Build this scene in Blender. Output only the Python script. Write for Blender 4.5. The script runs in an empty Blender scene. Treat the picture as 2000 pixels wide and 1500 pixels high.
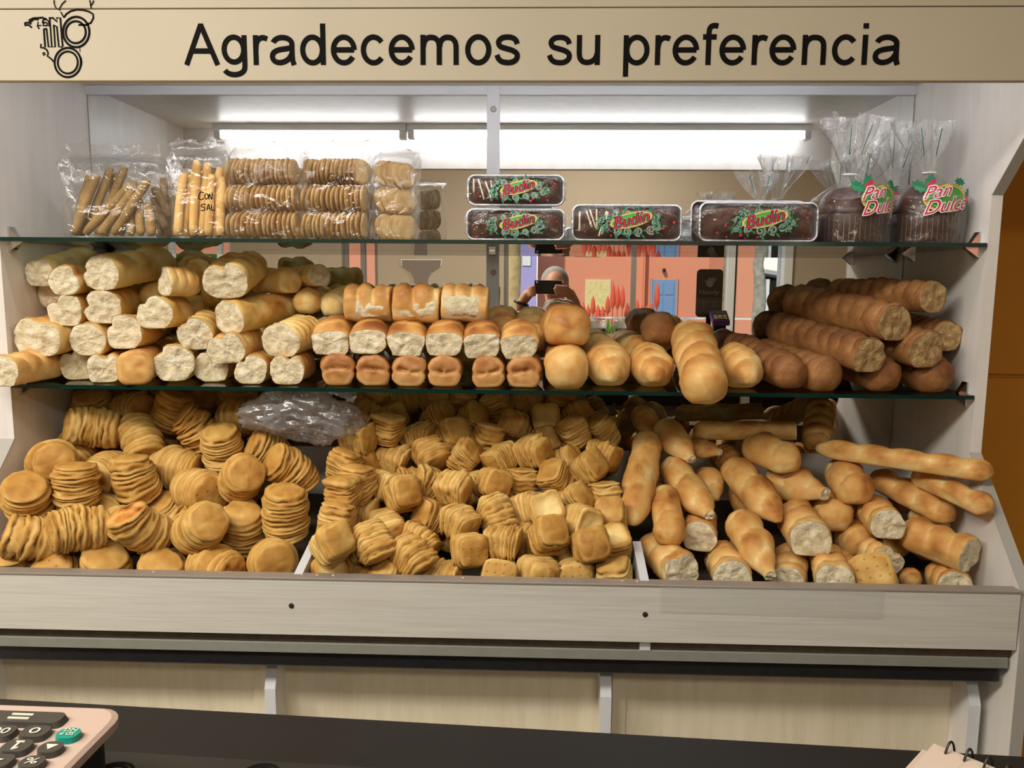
import bpy, bmesh, math, random, os
import numpy as np
from mathutils import Vector, Matrix, noise

# ------------------------------------------------------------------ camera, world, lights, exposure
S = bpy.context.scene
CZ = 1.5                                   # camera height above the shop floor
YAW, PITCH, ROLL, FPX = 0.030616, 0.128788, 0.0077486, 1535.35
def cam_axes():
    cy, sy, cp, sp = math.cos(YAW), math.sin(YAW), math.cos(PITCH), math.sin(PITCH)
    f = Vector((-sy*cp, cy*cp, -sp)); r = Vector((cy, sy, 0)); u = r.cross(f)
    cr, sr = math.cos(ROLL), math.sin(ROLL)
    return r*cr + u*sr, u*cr - r*sr, f
RX, UX, FX = cam_axes()
CAM = Vector((0, 0, CZ))
cd = bpy.data.cameras.new('camera'); co = bpy.data.objects.new('camera', cd); S.collection.objects.link(co)
cd.sensor_width = 36; cd.lens = 36*FPX/2000; cd.clip_start = 0.01; cd.clip_end = 300
M = Matrix((RX, UX, -FX)).transposed().to_4x4(); M.translation = CAM; co.matrix_world = M
S.camera = co
def ray(px, py): return RX*((px-1000)/FPX) - UX*((py-750)/FPX) + FX
def atY(px, py, Y):
    d = ray(px, py); return CAM + d*(Y/d.y)
def atX(px, py, X):
    d = ray(px, py); return CAM + d*(X/d.x)
def atZ(px, py, Z):
    d = ray(px, py); return CAM + d*((Z-CZ)/d.z)

vs = S.view_settings
vs.view_transform = 'Standard'; vs.look = 'None'; vs.gamma = 1; vs.use_curve_mapping = False
vs.exposure = 0.34
W = bpy.data.worlds.new('sky'); S.world = W; W.use_nodes = True
wn = W.node_tree.nodes; wl = W.node_tree.links
sky = wn.new('ShaderNodeTexSky'); sky.sky_type = 'NISHITA'; sky.sun_elevation = math.radians(50)
sky.sun_rotation = math.radians(200); sky.sun_disc = False
bg = wn['Background']; bg.inputs['Strength'].default_value = 0.22
wl.new(sky.outputs[0], bg.inputs['Color'])
sun = bpy.data.lights.new('sun', 'SUN'); sun.energy = 3.2; sun.angle = 0.02; sun.color = (1, .93, .82)
so = bpy.data.objects.new('sun', sun); S.collection.objects.link(so)
so.rotation_euler = (math.radians(-48), 0, math.radians(28))     # shines from the cabinet side onto the houses
def area(name, loc, rot, sx, sy, energy, col=(1, .96, .88)):
    l = bpy.data.lights.new(name, 'AREA'); l.shape = 'RECTANGLE'; l.size = sx; l.size_y = sy; l.energy = energy; l.color = col
    o = bpy.data.objects.new(name, l); S.collection.objects.link(o); o.location = loc; o.rotation_euler = rot
    return o
# unseen ceiling lights added to brighten the cabinet (housings built with the room)
FILL_LAMPS = [(-2.4, -.05), (-1.05, -.30), (.6, -1.9)]
for i, (lx, ly) in enumerate(FILL_LAMPS):
    area('ceiling_lamp_light', (lx, ly, 2.93), (0, 0, 0), 1.15, .5, (56, 50, 34)[i])

# ------------------------------------------------------------------ helpers
C = S.collection
R0 = random.Random(7)
def lin(c):
    c = [x/255 for x in c]
    return tuple((x/12.92 if x <= .04045 else ((x+.055)/1.055)**2.4) for x in c) + (1,)
def tag(o, label=None, cat=None, group=None, kind=None):
    if label: o['label'] = label
    if cat: o['category'] = cat
    if group: o['group'] = group
    if kind: o['kind'] = kind
    return o
def empty(name, loc=(0, 0, 0)):
    o = bpy.data.objects.new(name, None); o.empty_display_size = .02; C.objects.link(o); o.location = loc
    return o
def link(name, me, parent=None, mats=None):
    o = bpy.data.objects.new(name, me); C.objects.link(o)
    if mats is not None:
        for m in (mats if isinstance(mats, (list, tuple)) else [mats]): me.materials.append(m)
    if parent: 
        o.parent = parent; o.matrix_parent_inverse = Matrix.LocRotScale(parent.location, parent.rotation_euler, parent.scale).inverted()
    return o
def mesh(name, v, f, smooth=True):
    me = bpy.data.meshes.new(name); me.from_pydata([tuple(p) for p in v], [], [tuple(p) for p in f]); me.update()
    if smooth: me.polygons.foreach_set('use_smooth', [True]*len(me.polygons))
    return me
def fin(bm, name, mats, parent=None, smooth=False):
    me = bpy.data.meshes.new(name); bmesh.ops.recalc_face_normals(bm, faces=bm.faces); bm.to_mesh(me); bm.free()
    if smooth: me.polygons.foreach_set('use_smooth', [True]*len(me.polygons))
    return link(name, me, parent, mats)
def box(name, a, b, mat, parent=None, bev=.0):
    bm = bmesh.new(); bmesh.ops.create_cube(bm, size=1)
    a = Vector(a); b = Vector(b)
    for v in bm.verts: v.co = Vector([(a[i]+b[i])/2 + v.co[i]*abs(b[i]-a[i]) for i in range(3)])
    if bev: bmesh.ops.bevel(bm, geom=list(bm.edges), offset=bev, segments=2, affect='EDGES', profile=.5)
    return fin(bm, name, mat, parent)
def prism(name, pts, axis, lo, hi, mat, parent=None, bev=0):
    """polygon (list of 2D points in the two other axes) extruded along axis"""
    bm = bmesh.new()
    def mk(p, t):
        return {'X': (t, p[0], p[1]), 'Y': (p[0], t, p[1]), 'Z': (p[0], p[1], t)}[axis]
    a = [bm.verts.new(mk(p, lo)) for p in pts]; b = [bm.verts.new(mk(p, hi)) for p in pts]
    bm.faces.new(a); bm.faces.new(b[::-1]); n = len(pts)
    for i in range(n): bm.faces.new((a[i], a[(i+1) % n], b[(i+1) % n], b[i]))
    if bev: bmesh.ops.bevel(bm, geom=list(bm.edges), offset=bev, segments=2, affect='EDGES', profile=.5)
    return fin(bm, name, mat, parent)
def tube_geo(pts, rad, n=8, closed=False):
    """vertices, faces of a tube through pts; rad number or list"""
    pts = [Vector(p) for p in pts]; v = []; f = []; N = len(pts); prev = None
    for i, p in enumerate(pts):
        t = (pts[(i+1) % N if closed else min(i+1, N-1)] - pts[(i-1) if (closed or i) else 0]).normalized()
        if prev is None:
            prev = t.orthogonal().normalized()
        x = (prev - t*prev.dot(t)); x = x.normalized() if x.length > 1e-6 else t.orthogonal().normalized(); prev = x; y = t.cross(x)
        r = rad[i] if isinstance(rad, (list, tuple)) else rad
        for k in range(n):
            a = 2*math.pi*k/n; v.append(p + (x*math.cos(a) + y*math.sin(a))*r)
    for i in range(N if closed else N-1):
        for k in range(n):
            a = i*n+k; b = i*n+(k+1) % n; c = ((i+1) % N)*n+(k+1) % n; d = ((i+1) % N)*n+k
            f.append((a, b, c, d))
    if not closed:
        f.append(tuple(range(n))[::-1]); f.append(tuple(range((N-1)*n, N*n)))
    return v, f
def tube(name, pts, rad, mat, parent=None, n=8, closed=False):
    v, f = tube_geo(pts, rad, n, closed); return link(name, mesh(name, v, f), parent, mat)
def lathe(name, prof, mat, parent=None, n=32, loc=(0, 0, 0)):
    v = []; f = []
    for r, z in prof:
        for k in range(n):
            a = 2*math.pi*k/n; v.append((loc[0]+r*math.cos(a), loc[1]+r*math.sin(a), loc[2]+z))
    for i in range(len(prof)-1):
        for k in range(n): f.append((i*n+k, i*n+(k+1) % n, (i+1)*n+(k+1) % n, (i+1)*n+k))
    f.append(tuple(range(n))[::-1]); f.append(tuple(range((len(prof)-1)*n, len(prof)*n)))
    return link(name, mesh(name, v, f), parent, mat)
def merge(parts):
    V = []; F = []
    for v, f in parts:
        o = len(V); V += list(v); F += [tuple(i+o for i in q) for q in f]
    return V, F
def place(o, origin, axis, up=Vector((0, 0, 1)), roll=0):
    """local Y -> axis"""
    y = Vector(axis).normalized(); up = Vector(up)
    z = up - y*up.dot(y)
    if z.length < .15: z = Vector((0, -1, 0)) - y*(-y.y)
    z.normalize(); x = y.cross(z)
    m = Matrix((x, y, z)).transposed() @ Matrix.Rotation(roll, 3, 'Y')
    o.rotation_euler = m.to_euler(); o.location = origin
FONT = None
CAPH = {}
def cap_height():
    if 'A' not in CAPH:
        cu = bpy.data.curves.new('t', 'FONT'); cu.body = 'A'; o = bpy.data.objects.new('t', cu); C.objects.link(o)
        dg = bpy.context.evaluated_depsgraph_get(); dg.update(); me = bpy.data.meshes.new_from_object(o.evaluated_get(dg))
        CAPH['A'] = max(p.co.y for p in me.vertices); bpy.data.objects.remove(o); bpy.data.meshes.remove(me); bpy.data.curves.remove(cu)
    return CAPH['A']
def text_mesh(s, x0, x1, z0, capz, shear=0, depth=0.0008, yy=0, keep=False):
    """lettering as verts/faces in the XZ plane facing -Y: spans x0..x1; first capital runs z0..capz"""
    cu = bpy.data.curves.new('t', 'FONT'); cu.body = s; cu.shear = shear
    if FONT: cu.font = FONT
    cu.extrude = .01; cu.resolution_u = 6
    o = bpy.data.objects.new('t', cu); C.objects.link(o); dg = bpy.context.evaluated_depsgraph_get(); dg.update()
    me = bpy.data.meshes.new_from_object(o.evaluated_get(dg)); C.objects.unlink(o); bpy.data.objects.remove(o)
    v = np.array([p.co[:] for p in me.vertices]); f = [tuple(p.vertices) for p in me.polygons]
    mnx, mxx = v[:, 0].min(), v[:, 0].max(); cap = cap_height()
    sx = (x1-x0)/(mxx-mnx); sz = (capz-z0)/cap
    if keep: sx = sz
    V = [(x0+(p[0]-mnx)*sx, yy-(p[2]+.01)/.02*depth, z0+p[1]*sz) for p in v]
    bpy.data.meshes.remove(me); bpy.data.curves.remove(cu)
    return V, f
def ribbon(pts, w, yy=0, depth=.0006, closed=False):
    """flat stroke in XZ plane at y=yy facing -Y (pts are (x,z) pairs)"""
    P = [Vector((p[0], p[1])) for p in pts]; N = len(P); v = []; f = []
    for i, p in enumerate(P):
        t = P[(i+1) % N if closed else min(i+1, N-1)] - P[(i-1) if (closed or i) else 0]
        t = t.normalized() if t.length > 1e-9 else Vector((1, 0)); n = Vector((-t.y, t.x))
        ww = w[i] if isinstance(w, (list, tuple)) else w
        a = p+n*ww/2; b = p-n*ww/2
        v += [(a.x, yy-depth, a.y), (b.x, yy-depth, b.y), (a.x, yy, a.y), (b.x, yy, b.y)]
    for i in range(N if closed else N-1):
        a = 4*i; b = 4*((i+1) % N)
        f += [(a, b, b+1, a+1), (a, a+2, b+2, b), (a+1, b+1, b+3, a+3)]
    return v, f

# ------------------------------------------------------------------ materials
def nmat(name):
    m = bpy.data.materials.new(name); m.use_nodes = True; nt = m.node_tree
    b = nt.nodes['Principled BSDF']; return m, nt, nt.nodes, nt.links, b
def plain(name, col, rough=.5, metal=0, spec=.5, bump=0, bscale=60, var=.0):
    m, nt, n, l, b = nmat(name)
    b.inputs['Base Color'].default_value = lin(col); b.inputs['Roughness'].default_value = rough; b.inputs['Metallic'].default_value = metal
    b.inputs['Specular IOR Level'].default_value = spec
    if bump or var:
        tc = n.new('ShaderNodeTexCoord'); nz = n.new('ShaderNodeTexNoise'); nz.inputs['Scale'].default_value = bscale; nz.inputs['Detail'].default_value = 5
        l.new(tc.outputs['Object'], nz.inputs['Vector'])
        if bump:
            bp = n.new('ShaderNodeBump'); bp.inputs['Strength'].default_value = bump; bp.inputs['Distance'].default_value = .004
            l.new(nz.outputs['Fac'], bp.inputs['Height']); l.new(bp.outputs[0], b.inputs['Normal'])
        if var:
            mx = n.new('ShaderNodeMixRGB'); mx.blend_type = 'MULTIPLY'; mx.inputs['Color1'].default_value = lin(col)
            cr = n.new('ShaderNodeValToRGB'); cr.color_ramp.elements[0].position = .3; cr.color_ramp.elements[1].position = .7
            cr.color_ramp.elements[0].color = (1-var, 1-var, 1-var, 1); cr.color_ramp.elements[1].color = (1, 1, 1, 1)
            l.new(nz.outputs['Fac'], cr.inputs[0]); mx.inputs['Fac'].default_value = 1; l.new(cr.outputs[0], mx.inputs['Color2']); l.new(mx.outputs[0], b.inputs['Base Color'])
    return m
def wood(name, c1, c2, stretch=(1, 12, 12), scale=6, rough=.45, bump=.08):
    """laminate with a fine grain running along the least stretched axis"""
    m, nt, n, l, b = nmat(name)
    tc = n.new('ShaderNodeTexCoord'); mp = n.new('ShaderNodeMapping'); mp.inputs['Scale'].default_value = stretch
    nz = n.new('ShaderNodeTexNoise'); nz.inputs['Scale'].default_value = scale; nz.inputs['Detail'].default_value = 6; nz.inputs['Roughness'].default_value = .65
    l.new(tc.outputs['Object'], mp.inputs['Vector']); l.new(mp.outputs[0], nz.inputs['Vector'])
    cr = n.new('ShaderNodeValToRGB'); cr.color_ramp.elements[0].position = .32; cr.color_ramp.elements[1].position = .62
    cr.color_ramp.elements[0].color = lin(c2); cr.color_ramp.elements[1].color = lin(c1)
    l.new(nz.outputs['Fac'], cr.inputs[0]); l.new(cr.outputs[0], b.inputs['Base Color'])
    bp = n.new('ShaderNodeBump'); bp.inputs['Strength'].default_value = bump; bp.inputs['Distance'].default_value = .002
    l.new(nz.outputs['Fac'], bp.inputs['Height']); l.new(bp.outputs[0], b.inputs['Normal']); b.inputs['Roughness'].default_value = rough
    return m
def bread(name, stops, nscale=38, bump=.25, rough=.62, jitter=.18, speck=None, dots=False, fine=.0015):
    """ramp over the 'tone' attribute (how far baked) plus noise; each loaf a little different"""
    m, nt, n, l, b = nmat(name)
    at = n.new('ShaderNodeAttribute'); at.attribute_name = 'tone'
    tc = n.new('ShaderNodeTexCoord'); oi = n.new('ShaderNodeObjectInfo')
    va = n.new('ShaderNodeVectorMath'); va.operation = 'ADD'; l.new(tc.outputs['Object'], va.inputs[0])
    cx = n.new('ShaderNodeCombineXYZ'); mu = n.new('ShaderNodeMath'); mu.operation = 'MULTIPLY'; mu.inputs[1].default_value = 9
    l.new(oi.outputs['Random'], mu.inputs[0]); l.new(mu.outputs[0], cx.inputs[0]); l.new(cx.outputs[0], va.inputs[1])
    nz = n.new('ShaderNodeTexNoise'); nz.inputs['Scale'].default_value = nscale; nz.inputs['Detail'].default_value = 6; nz.inputs['Roughness'].default_value = .6
    l.new(va.outputs[0], nz.inputs['Vector'])
    def math_(op, a, bb, c=None):
        q = n.new('ShaderNodeMath'); q.operation = op
        for i, x in enumerate((a, bb, c)):
            if x is None: continue
            if isinstance(x, (int, float)): q.inputs[i].default_value = x
            else: l.new(x, q.inputs[i])
        return q.outputs[0]
    t = math_('MULTIPLY_ADD', nz.outputs['Fac'], .42, math_('SUBTRACT', at.outputs['Fac'], .21))
    t = math_('ADD', t, math_('MULTIPLY_ADD', oi.outputs['Random'], jitter, -jitter/2))
    cr = n.new('ShaderNodeValToRGB'); el = cr.color_ramp.elements
    for i, (p, c) in enumerate(stops):
        e = el[i] if i < 2 else el.new(p)
        e.position = p; e.color = lin(c)
    l.new(t, cr.inputs[0]); col = cr.outputs[0]
    hgt = nz.outputs['Fac']
    if speck:
        vo = n.new('ShaderNodeTexVoronoi'); vo.inputs['Scale'].default_value = 170; l.new(va.outputs[0], vo.inputs['Vector'])
        mk = math_('LESS_THAN', vo.outputs['Distance'], .22)
        mx = n.new('ShaderNodeMixRGB'); l.new(math_('MULTIPLY', mk, .55), mx.inputs[0]); l.new(col, mx.inputs[1]); mx.inputs[2].default_value = lin(speck); col = mx.outputs[0]
    if dots:
        uv = n.new('ShaderNodeUVMap'); sc = n.new('ShaderNodeVectorMath'); sc.operation = 'SCALE'; sc.inputs['Scale'].default_value = 4.0
        l.new(uv.outputs[0], sc.inputs[0])
        dn = n.new('ShaderNodeTexNoise'); dn.inputs['Scale'].default_value = 3.0; l.new(va.outputs[0], dn.inputs['Vector'])
        fr = n.new('ShaderNodeVectorMath'); fr.operation = 'FRACTION'; l.new(sc.outputs[0], fr.inputs[0])
        sb = n.new('ShaderNodeVectorMath'); sb.operation = 'SUBTRACT'; sb.inputs[1].default_value = (.5, .5, 0); l.new(fr.outputs[0], sb.inputs[0])
        ln = n.new('ShaderNodeVectorMath'); ln.operation = 'LENGTH'; l.new(sb.outputs[0], ln.inputs[0])
        mr = n.new('ShaderNodeMapRange'); mr.inputs[1].default_value = .05; mr.inputs[2].default_value = .13; l.new(ln.outputs['Value'], mr.inputs[0])
        mx = n.new('ShaderNodeMixRGB'); mx.blend_type = 'MULTIPLY'; mx.inputs[0].default_value = .4  # docking holes darkened, their shade is mixed into the colour
        l.new(col, mx.inputs[1]); l.new(mr.outputs[0], mx.inputs[2]); col = mx.outputs[0]
        hgt = math_('ADD', math_('MULTIPLY', nz.outputs['Fac'], .6), mr.outputs[0])
    l.new(col, b.inputs['Base Color'])
    bp = n.new('ShaderNodeBump'); bp.inputs['Strength'].default_value = bump; bp.inputs['Distance'].default_value = fine*2
    l.new(hgt, bp.inputs['Height']); l.new(bp.outputs[0], b.inputs['Normal'])
    b.inputs['Roughness'].default_value = rough; b.inputs['Specular IOR Level'].default_value = .3
    return m
def film(name, base=.08, edge=.62, tint=(240, 242, 240), haze=.35, rough=.1, scale=28, bump=.9):
    """thin clear plastic: mostly see-through, glossy streaks on its creases"""
    m = bpy.data.materials.new(name); m.use_nodes = True; nt = m.node_tree; n = nt.nodes; l = nt.links; n.clear()
    out = n.new('ShaderNodeOutputMaterial'); tr = n.new('ShaderNodeBsdfTransparent'); gl = n.new('ShaderNodeBsdfGlossy'); gl.inputs['Roughness'].default_value = rough
    df = n.new('ShaderNodeBsdfDiffuse'); df.inputs['Color'].default_value = lin(tint)
    tl = n.new('ShaderNodeBsdfTranslucent'); tl.inputs['Color'].default_value = lin(tint)
    tc = n.new('ShaderNodeTexCoord'); nz = n.new('ShaderNodeTexNoise'); nz.inputs['Scale'].default_value = scale; nz.inputs['Detail'].default_value = 4; nz.inputs['Distortion'].default_value = 1.2
    l.new(tc.outputs['Object'], nz.inputs['Vector'])
    bp = n.new('ShaderNodeBump'); bp.inputs['Strength'].default_value = bump; bp.inputs['Distance'].default_value = .012
    l.new(nz.outputs['Fac'], bp.inputs['Height']); l.new(bp.outputs[0], gl.inputs['Normal'])
    lw = n.new('ShaderNodeLayerWeight'); lw.inputs['Blend'].default_value = .35; l.new(bp.outputs[0], lw.inputs['Normal'])
    ma = n.new('ShaderNodeMath'); ma.operation = 'MULTIPLY_ADD'; ma.inputs[1].default_value = edge; ma.inputs[2].default_value = base; ma.use_clamp = True
    l.new(lw.outputs['Facing'], ma.inputs[0])
    d2 = n.new('ShaderNodeMixShader'); d2.inputs[0].default_value = .5; l.new(df.outputs[0], d2.inputs[1]); l.new(tl.outputs[0], d2.inputs[2])
    sm = n.new('ShaderNodeMixShader'); sm.inputs[0].default_value = haze; l.new(gl.outputs[0], sm.inputs[1]); l.new(d2.outputs[0], sm.inputs[2])
    mx = n.new('ShaderNodeMixShader'); l.new(ma.outputs[0], mx.inputs[0]); l.new(tr.outputs[0], mx.inputs[1]); l.new(sm.outputs[0], mx.inputs[2])
    l.new(mx.outputs[0], out.inputs[0]); return m
def sheet_glass(name, tint=(236, 246, 240)):
    m = bpy.data.materials.new(name); m.use_nodes = True; nt = m.node_tree; n = nt.nodes; l = nt.links; n.clear()
    out = n.new('ShaderNodeOutputMaterial'); tr = n.new('ShaderNodeBsdfTransparent'); tr.inputs[0].default_value = lin(tint)
    gl = n.new('ShaderNodeBsdfGlossy'); gl.inputs['Roughness'].default_value = .01; fr = n.new('ShaderNodeFresnel'); fr.inputs[0].default_value = 1.3
    mx = n.new('ShaderNodeMixShader'); l.new(fr.outputs[0], mx.inputs[0]); l.new(tr.outputs[0], mx.inputs[1]); l.new(gl.outputs[0], mx.inputs[2]); l.new(mx.outputs[0], out.inputs[0])
    return m
def emit(name, col, s):
    m, nt, n, l, b = nmat(name); b.inputs['Emission Color'].default_value = lin(col); b.inputs['Emission Strength'].default_value = s; b.inputs['Base Color'].default_value = lin(col); return m

M_white = wood('white_laminate', (228, 223, 217), (219, 213, 206), (5, 5, .6), 6, .4, .04)
M_board = wood('grained_grey_board', (204, 200, 190), (189, 184, 173), (.6, 12, 26), 9, .5, .12)
M_fascia = plain('beige_fascia_paint', (194, 183, 160), .55, var=.05, bscale=4)
M_door = wood('beige_wood_panel', (222, 210, 184), (210, 197, 168), (7, 7, .8), 5, .55, .05)
M_edge = plain('grey_edge_band', (168, 164, 156), .5)
M_alu = plain('brushed_aluminium', (206, 207, 210), .35, .0, .6)
M_chrome = plain('chrome', (220, 220, 220), .12, 1)
M_mirror = plain('mirror_silver', (226, 228, 226), 0.0, 1)
M_black = plain('black_plastic', (24, 23, 22), .4)
M_ink = plain('black_vinyl', (12, 11, 10), .8, spec=.15)
M_blackstone = plain('black_counter_edge', (34, 34, 35), .3, bump=.05, bscale=90, var=.35)
M_glass = sheet_glass('clear_shelf_glass')
M_glassedge = plain('dark_green_glass_edge', (16, 44, 38), .12, spec=.7)
M_crumbs = plain('crumb_litter', (128, 98, 62), .9, bump=.8, bscale=220, var=.6)
M_binfloor = plain('dark_tray', (92, 76, 58), .8, var=.4, bscale=60)  # mottled dark brown for the bin floor
M_yellow = plain('mustard_wall_paint', (196, 130, 14), .6, bump=.25, bscale=9, var=.06)
M_tube = emit('tube_light', (250, 250, 255), 13)
M_room = plain('warm_taupe_wall', (176, 160, 138), .7, var=.05, bscale=2)
M_ceil = plain('room_ceiling_paint', (214, 202, 180), .7)
M_floor = plain('floor_tile', (206, 196, 178), .4, var=.15, bscale=5)
M_skin = plain('skin', (196, 142, 112), .55)

PALE = [(0, (236, 216, 160)), (.35, (226, 194, 124)), (.6, (212, 164, 88)), (.82, (188, 126, 58)), (1, (140, 80, 34))]
M_crust = bread('pale_bread_crust', PALE, 30, .45)
M_crust2 = bread('golden_bread_crust', [(0, (236, 214, 158)), (.3, (220, 180, 112)), (.6, (202, 148, 80)), (.85, (168, 108, 50)), (1, (120, 70, 32))], 30, .45)
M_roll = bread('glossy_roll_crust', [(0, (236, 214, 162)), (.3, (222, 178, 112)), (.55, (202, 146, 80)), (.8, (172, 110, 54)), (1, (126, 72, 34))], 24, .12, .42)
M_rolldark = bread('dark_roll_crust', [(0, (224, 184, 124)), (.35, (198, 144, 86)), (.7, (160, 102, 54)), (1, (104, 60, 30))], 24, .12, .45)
M_brown = bread('wholemeal_crust', [(0, (176, 128, 78)), (.35, (148, 100, 56)), (.7, (120, 76, 40)), (1, (84, 50, 26))], 60, .45, .7, speck=(84, 48, 22))
M_crumb = bread('white_crumb', [(0, (188, 166, 124)), (.4, (216, 199, 162)), (.7, (230, 217, 186)), (1, (238, 229, 206))], 75, 1.0, .9, .06, fine=.004)
M_crumbbrown = bread('wholemeal_crumb', [(0, (124, 92, 56)), (.4, (172, 138, 92)), (.7, (196, 164, 114)), (1, (206, 178, 130))], 90, 1.0, .9, .06, fine=.004)
BIS = [(0, (230, 204, 138)), (.3, (208, 168, 94)), (.55, (184, 134, 62)), (.8, (144, 92, 38)), (1, (88, 50, 20))]
M_bis = bread('layered_biscuit', BIS, 42, .25, .65, .16)
M_biscap = bread('docked_biscuit_face', BIS, 26, .5, .6, .16, dots=True, fine=.002)
M_bisplain = bread('plain_biscuit_face', BIS, 26, .3, .6, .16)
M_scorch = bread('scorched_biscuit_face', [(0, (236, 206, 140)), (.45, (212, 160, 84)), (.62, (186, 118, 52)), (.78, (120, 62, 24)), (1, (70, 34, 14))], 34, .3, .6, .1)
M_stick = bread('bran_stick', [(0, (188, 158, 108)), (.4, (164, 132, 82)), (.8, (130, 100, 58)), (1, (96, 70, 38))], 80, .5, .75, speck=(92, 58, 28))
M_stickpale = bread('pale_stick', [(0, (238, 212, 152)), (.5, (222, 178, 106)), (1, (180, 122, 60))], 30, .15, .6)
M_cracker = bread('thin_cracker', [(0, (226, 204, 154)), (.45, (202, 168, 112)), (.8, (164, 120, 68)), (1, (112, 74, 38))], 60, .3, .65)
M_film = film('clear_cellophane', .05, .5, haze=.16, rough=.10, scale=20)
M_plume = film('crumpled_cellophane', .09, .75, haze=.35, rough=.09, scale=26, bump=1.0)
M_film2 = film('printed_cake_film', .05, .4, haze=.25, scale=22)
M_bagfilm = film('grey_plastic_bag', .45, .45, (196, 190, 190), .72, .18, 16, 1)
M_tape = film('clear_tape', .2, .3, (244, 243, 238), .8, .15, 12, .6)

# ------------------------------------------------------------------ room shell
DM = 2.15                                    # mirror plane
XL, XR = -1.212, .976
def z(r): return CZ + r
def struct(o): o['kind'] = 'structure'; return o
RXL, RXR, RYF, RYB = -4.3, 2.85, -3.0, 2.30  # room extents
struct(box('floor', (RXL, RYF, -.05), (RXR, RYB, 0), M_floor))
struct(box('ceiling', (RXL, RYF, 3.0), (RXR, RYB, 3.05), M_ceil))
struct(box('wall_left', (RXL-.1, RYF, 0), (RXL, RYB, 3.0), M_room))
struct(box('wall_right', (RXR, RYF, 0), (RXR+.1, RYB, 3.0), M_room))
# rear wall behind the cabinet: painted blockwork, courses told apart beside the cabinet
wb = struct(box('wall_back', (RXL, RYB, 0), (RXR, RYB+.1, 3.0), M_yellow))
zj = atY(1960, 733, RYB).z
for i in range(-2, 3):
    for j in range(3):
        x0 = 1.02 + j*.62; z0 = zj + i*.72
        x1 = min(x0+.612, RXR-.02)
        if z0 > -.02 + .0 and z0+.72 < 2.98 and x1 > x0+.1:
            box('block', (x0, RYB-.012, z0+.004), (x1, RYB+.01, z0+.714), M_yellow, wb, .003)
# street wall with its openings (seen in the mirror)
def mx(px, Yv): return atY(px, 540, Yv).x
YV = 2*DM - RYF
wf = struct(box('wall_front', (RXL, RYF-.2, 1.93), (RXR, RYF, 3.0), M_room))
for a, b in ((RXL, mx(325, YV)), (mx(452, YV), mx(668, YV)), (mx(738, YV), mx(984, YV)), (mx(1545, YV), RXR)):
    struct(box('wall_front_pier', (a, RYF-.2, 0), (b, RYF, 1.93), M_room, wf))
for a, b in ((mx(325, YV), mx(452, YV)), (mx(668, YV), mx(738, YV)), (mx(984, YV), mx(1440, YV))):
    box('wall_front_sill', (a, RYF-.2, 0), (b, RYF, .80), M_room, wf)
M_frame = plain('grey_window_frame', (128, 122, 112), .5)
M_frameW = plain('white_painted_frame', (226, 226, 224), .5)
M_pane = sheet_glass('window_glass', (250, 252, 250))
def window(name, px0, px1, z0, z1, mulls, fm):
    x0, x1 = mx(px0, YV), mx(px1, YV); w = struct(empty(name, ((x0+x1)/2, RYF-.1, z0)))
    for nm, a, b in (('frame_rail', (x0, RYF-.13, z0), (x1, RYF-.07, z0+.05)), ('frame_rail', (x0, RYF-.13, z1-.05), (x1, RYF-.07, z1)),
                     ('frame_stile', (x0, RYF-.13, z0), (x0+.04, RYF-.07, z1)), ('frame_stile', (x1-.04, RYF-.13, z0), (x1, RYF-.07, z1))):
        box(nm, a, b, fm, w)
    xs = [x0] + [mx(p, YV) for p in mulls] + [x1]
    for p in xs[1:-1]: box('mullion', (p-.022, RYF-.13, z0), (p+.022, RYF-.07, z1), fm, w)
    for i in range(len(xs)-1): box('pane', (xs[i]+.01, RYF-.103, z0+.02), (xs[i+1]-.01, RYF-.097, z1-.02), M_pane, w)
    return w
window('window_1', 984, 1440, .80, 1.93, [1240], M_frame)
window('window_2', 325, 452, .80, 1.93, [424], M_frameW)
window('window_3', 668, 738, .80, 1.93, [706], M_frame)
# open glass door leaf beside the counter
dr = struct(empty('door_1', (mx(1490, YV), RYF-.1, 0)))
xa, xb = mx(1441, YV), mx(1530, YV)
box('door_pane', (xa+.01, RYF-.105, .02), (xb, RYF-.095, 1.93), M_pane, dr)
box('glass_edge', (xa-.004, RYF-.108, .02), (xa+.012, RYF-.092, 1.93), M_glassedge, dr)
box('door_post', (mx(1424, YV), RYF-.15, 0), (mx(1438, YV), RYF-.05, 1.93), M_frameW, dr)
box('door_post', (mx(1530, YV), RYF-.2, 0), (mx(1546, YV), RYF+.02, 1.93), M_frameW, dr)
for i, (lx, ly) in enumerate(FILL_LAMPS):  # housings and glowing panels of the added ceiling lights
    t = tag(empty('ceiling_lamp', (lx, ly, 2.94)), ['recessed ceiling lamp over the end of the counter by the small windows', 'recessed ceiling lamp over the middle of the counter', 'recessed ceiling lamp near the shop window'][i], 'lamp', 'ceiling lamps of the shop')
    box('lamp_housing', (lx-.62, ly-.3, 2.965), (lx+.62, ly+.3, 3.0), M_frameW, t)
    box('lamp_diffuser', (lx-.58, ly-.26, 2.945), (lx+.58, ly+.26, 2.964), emit('lamp_diffuser', (255, 246, 228), 1.2), t)
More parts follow.
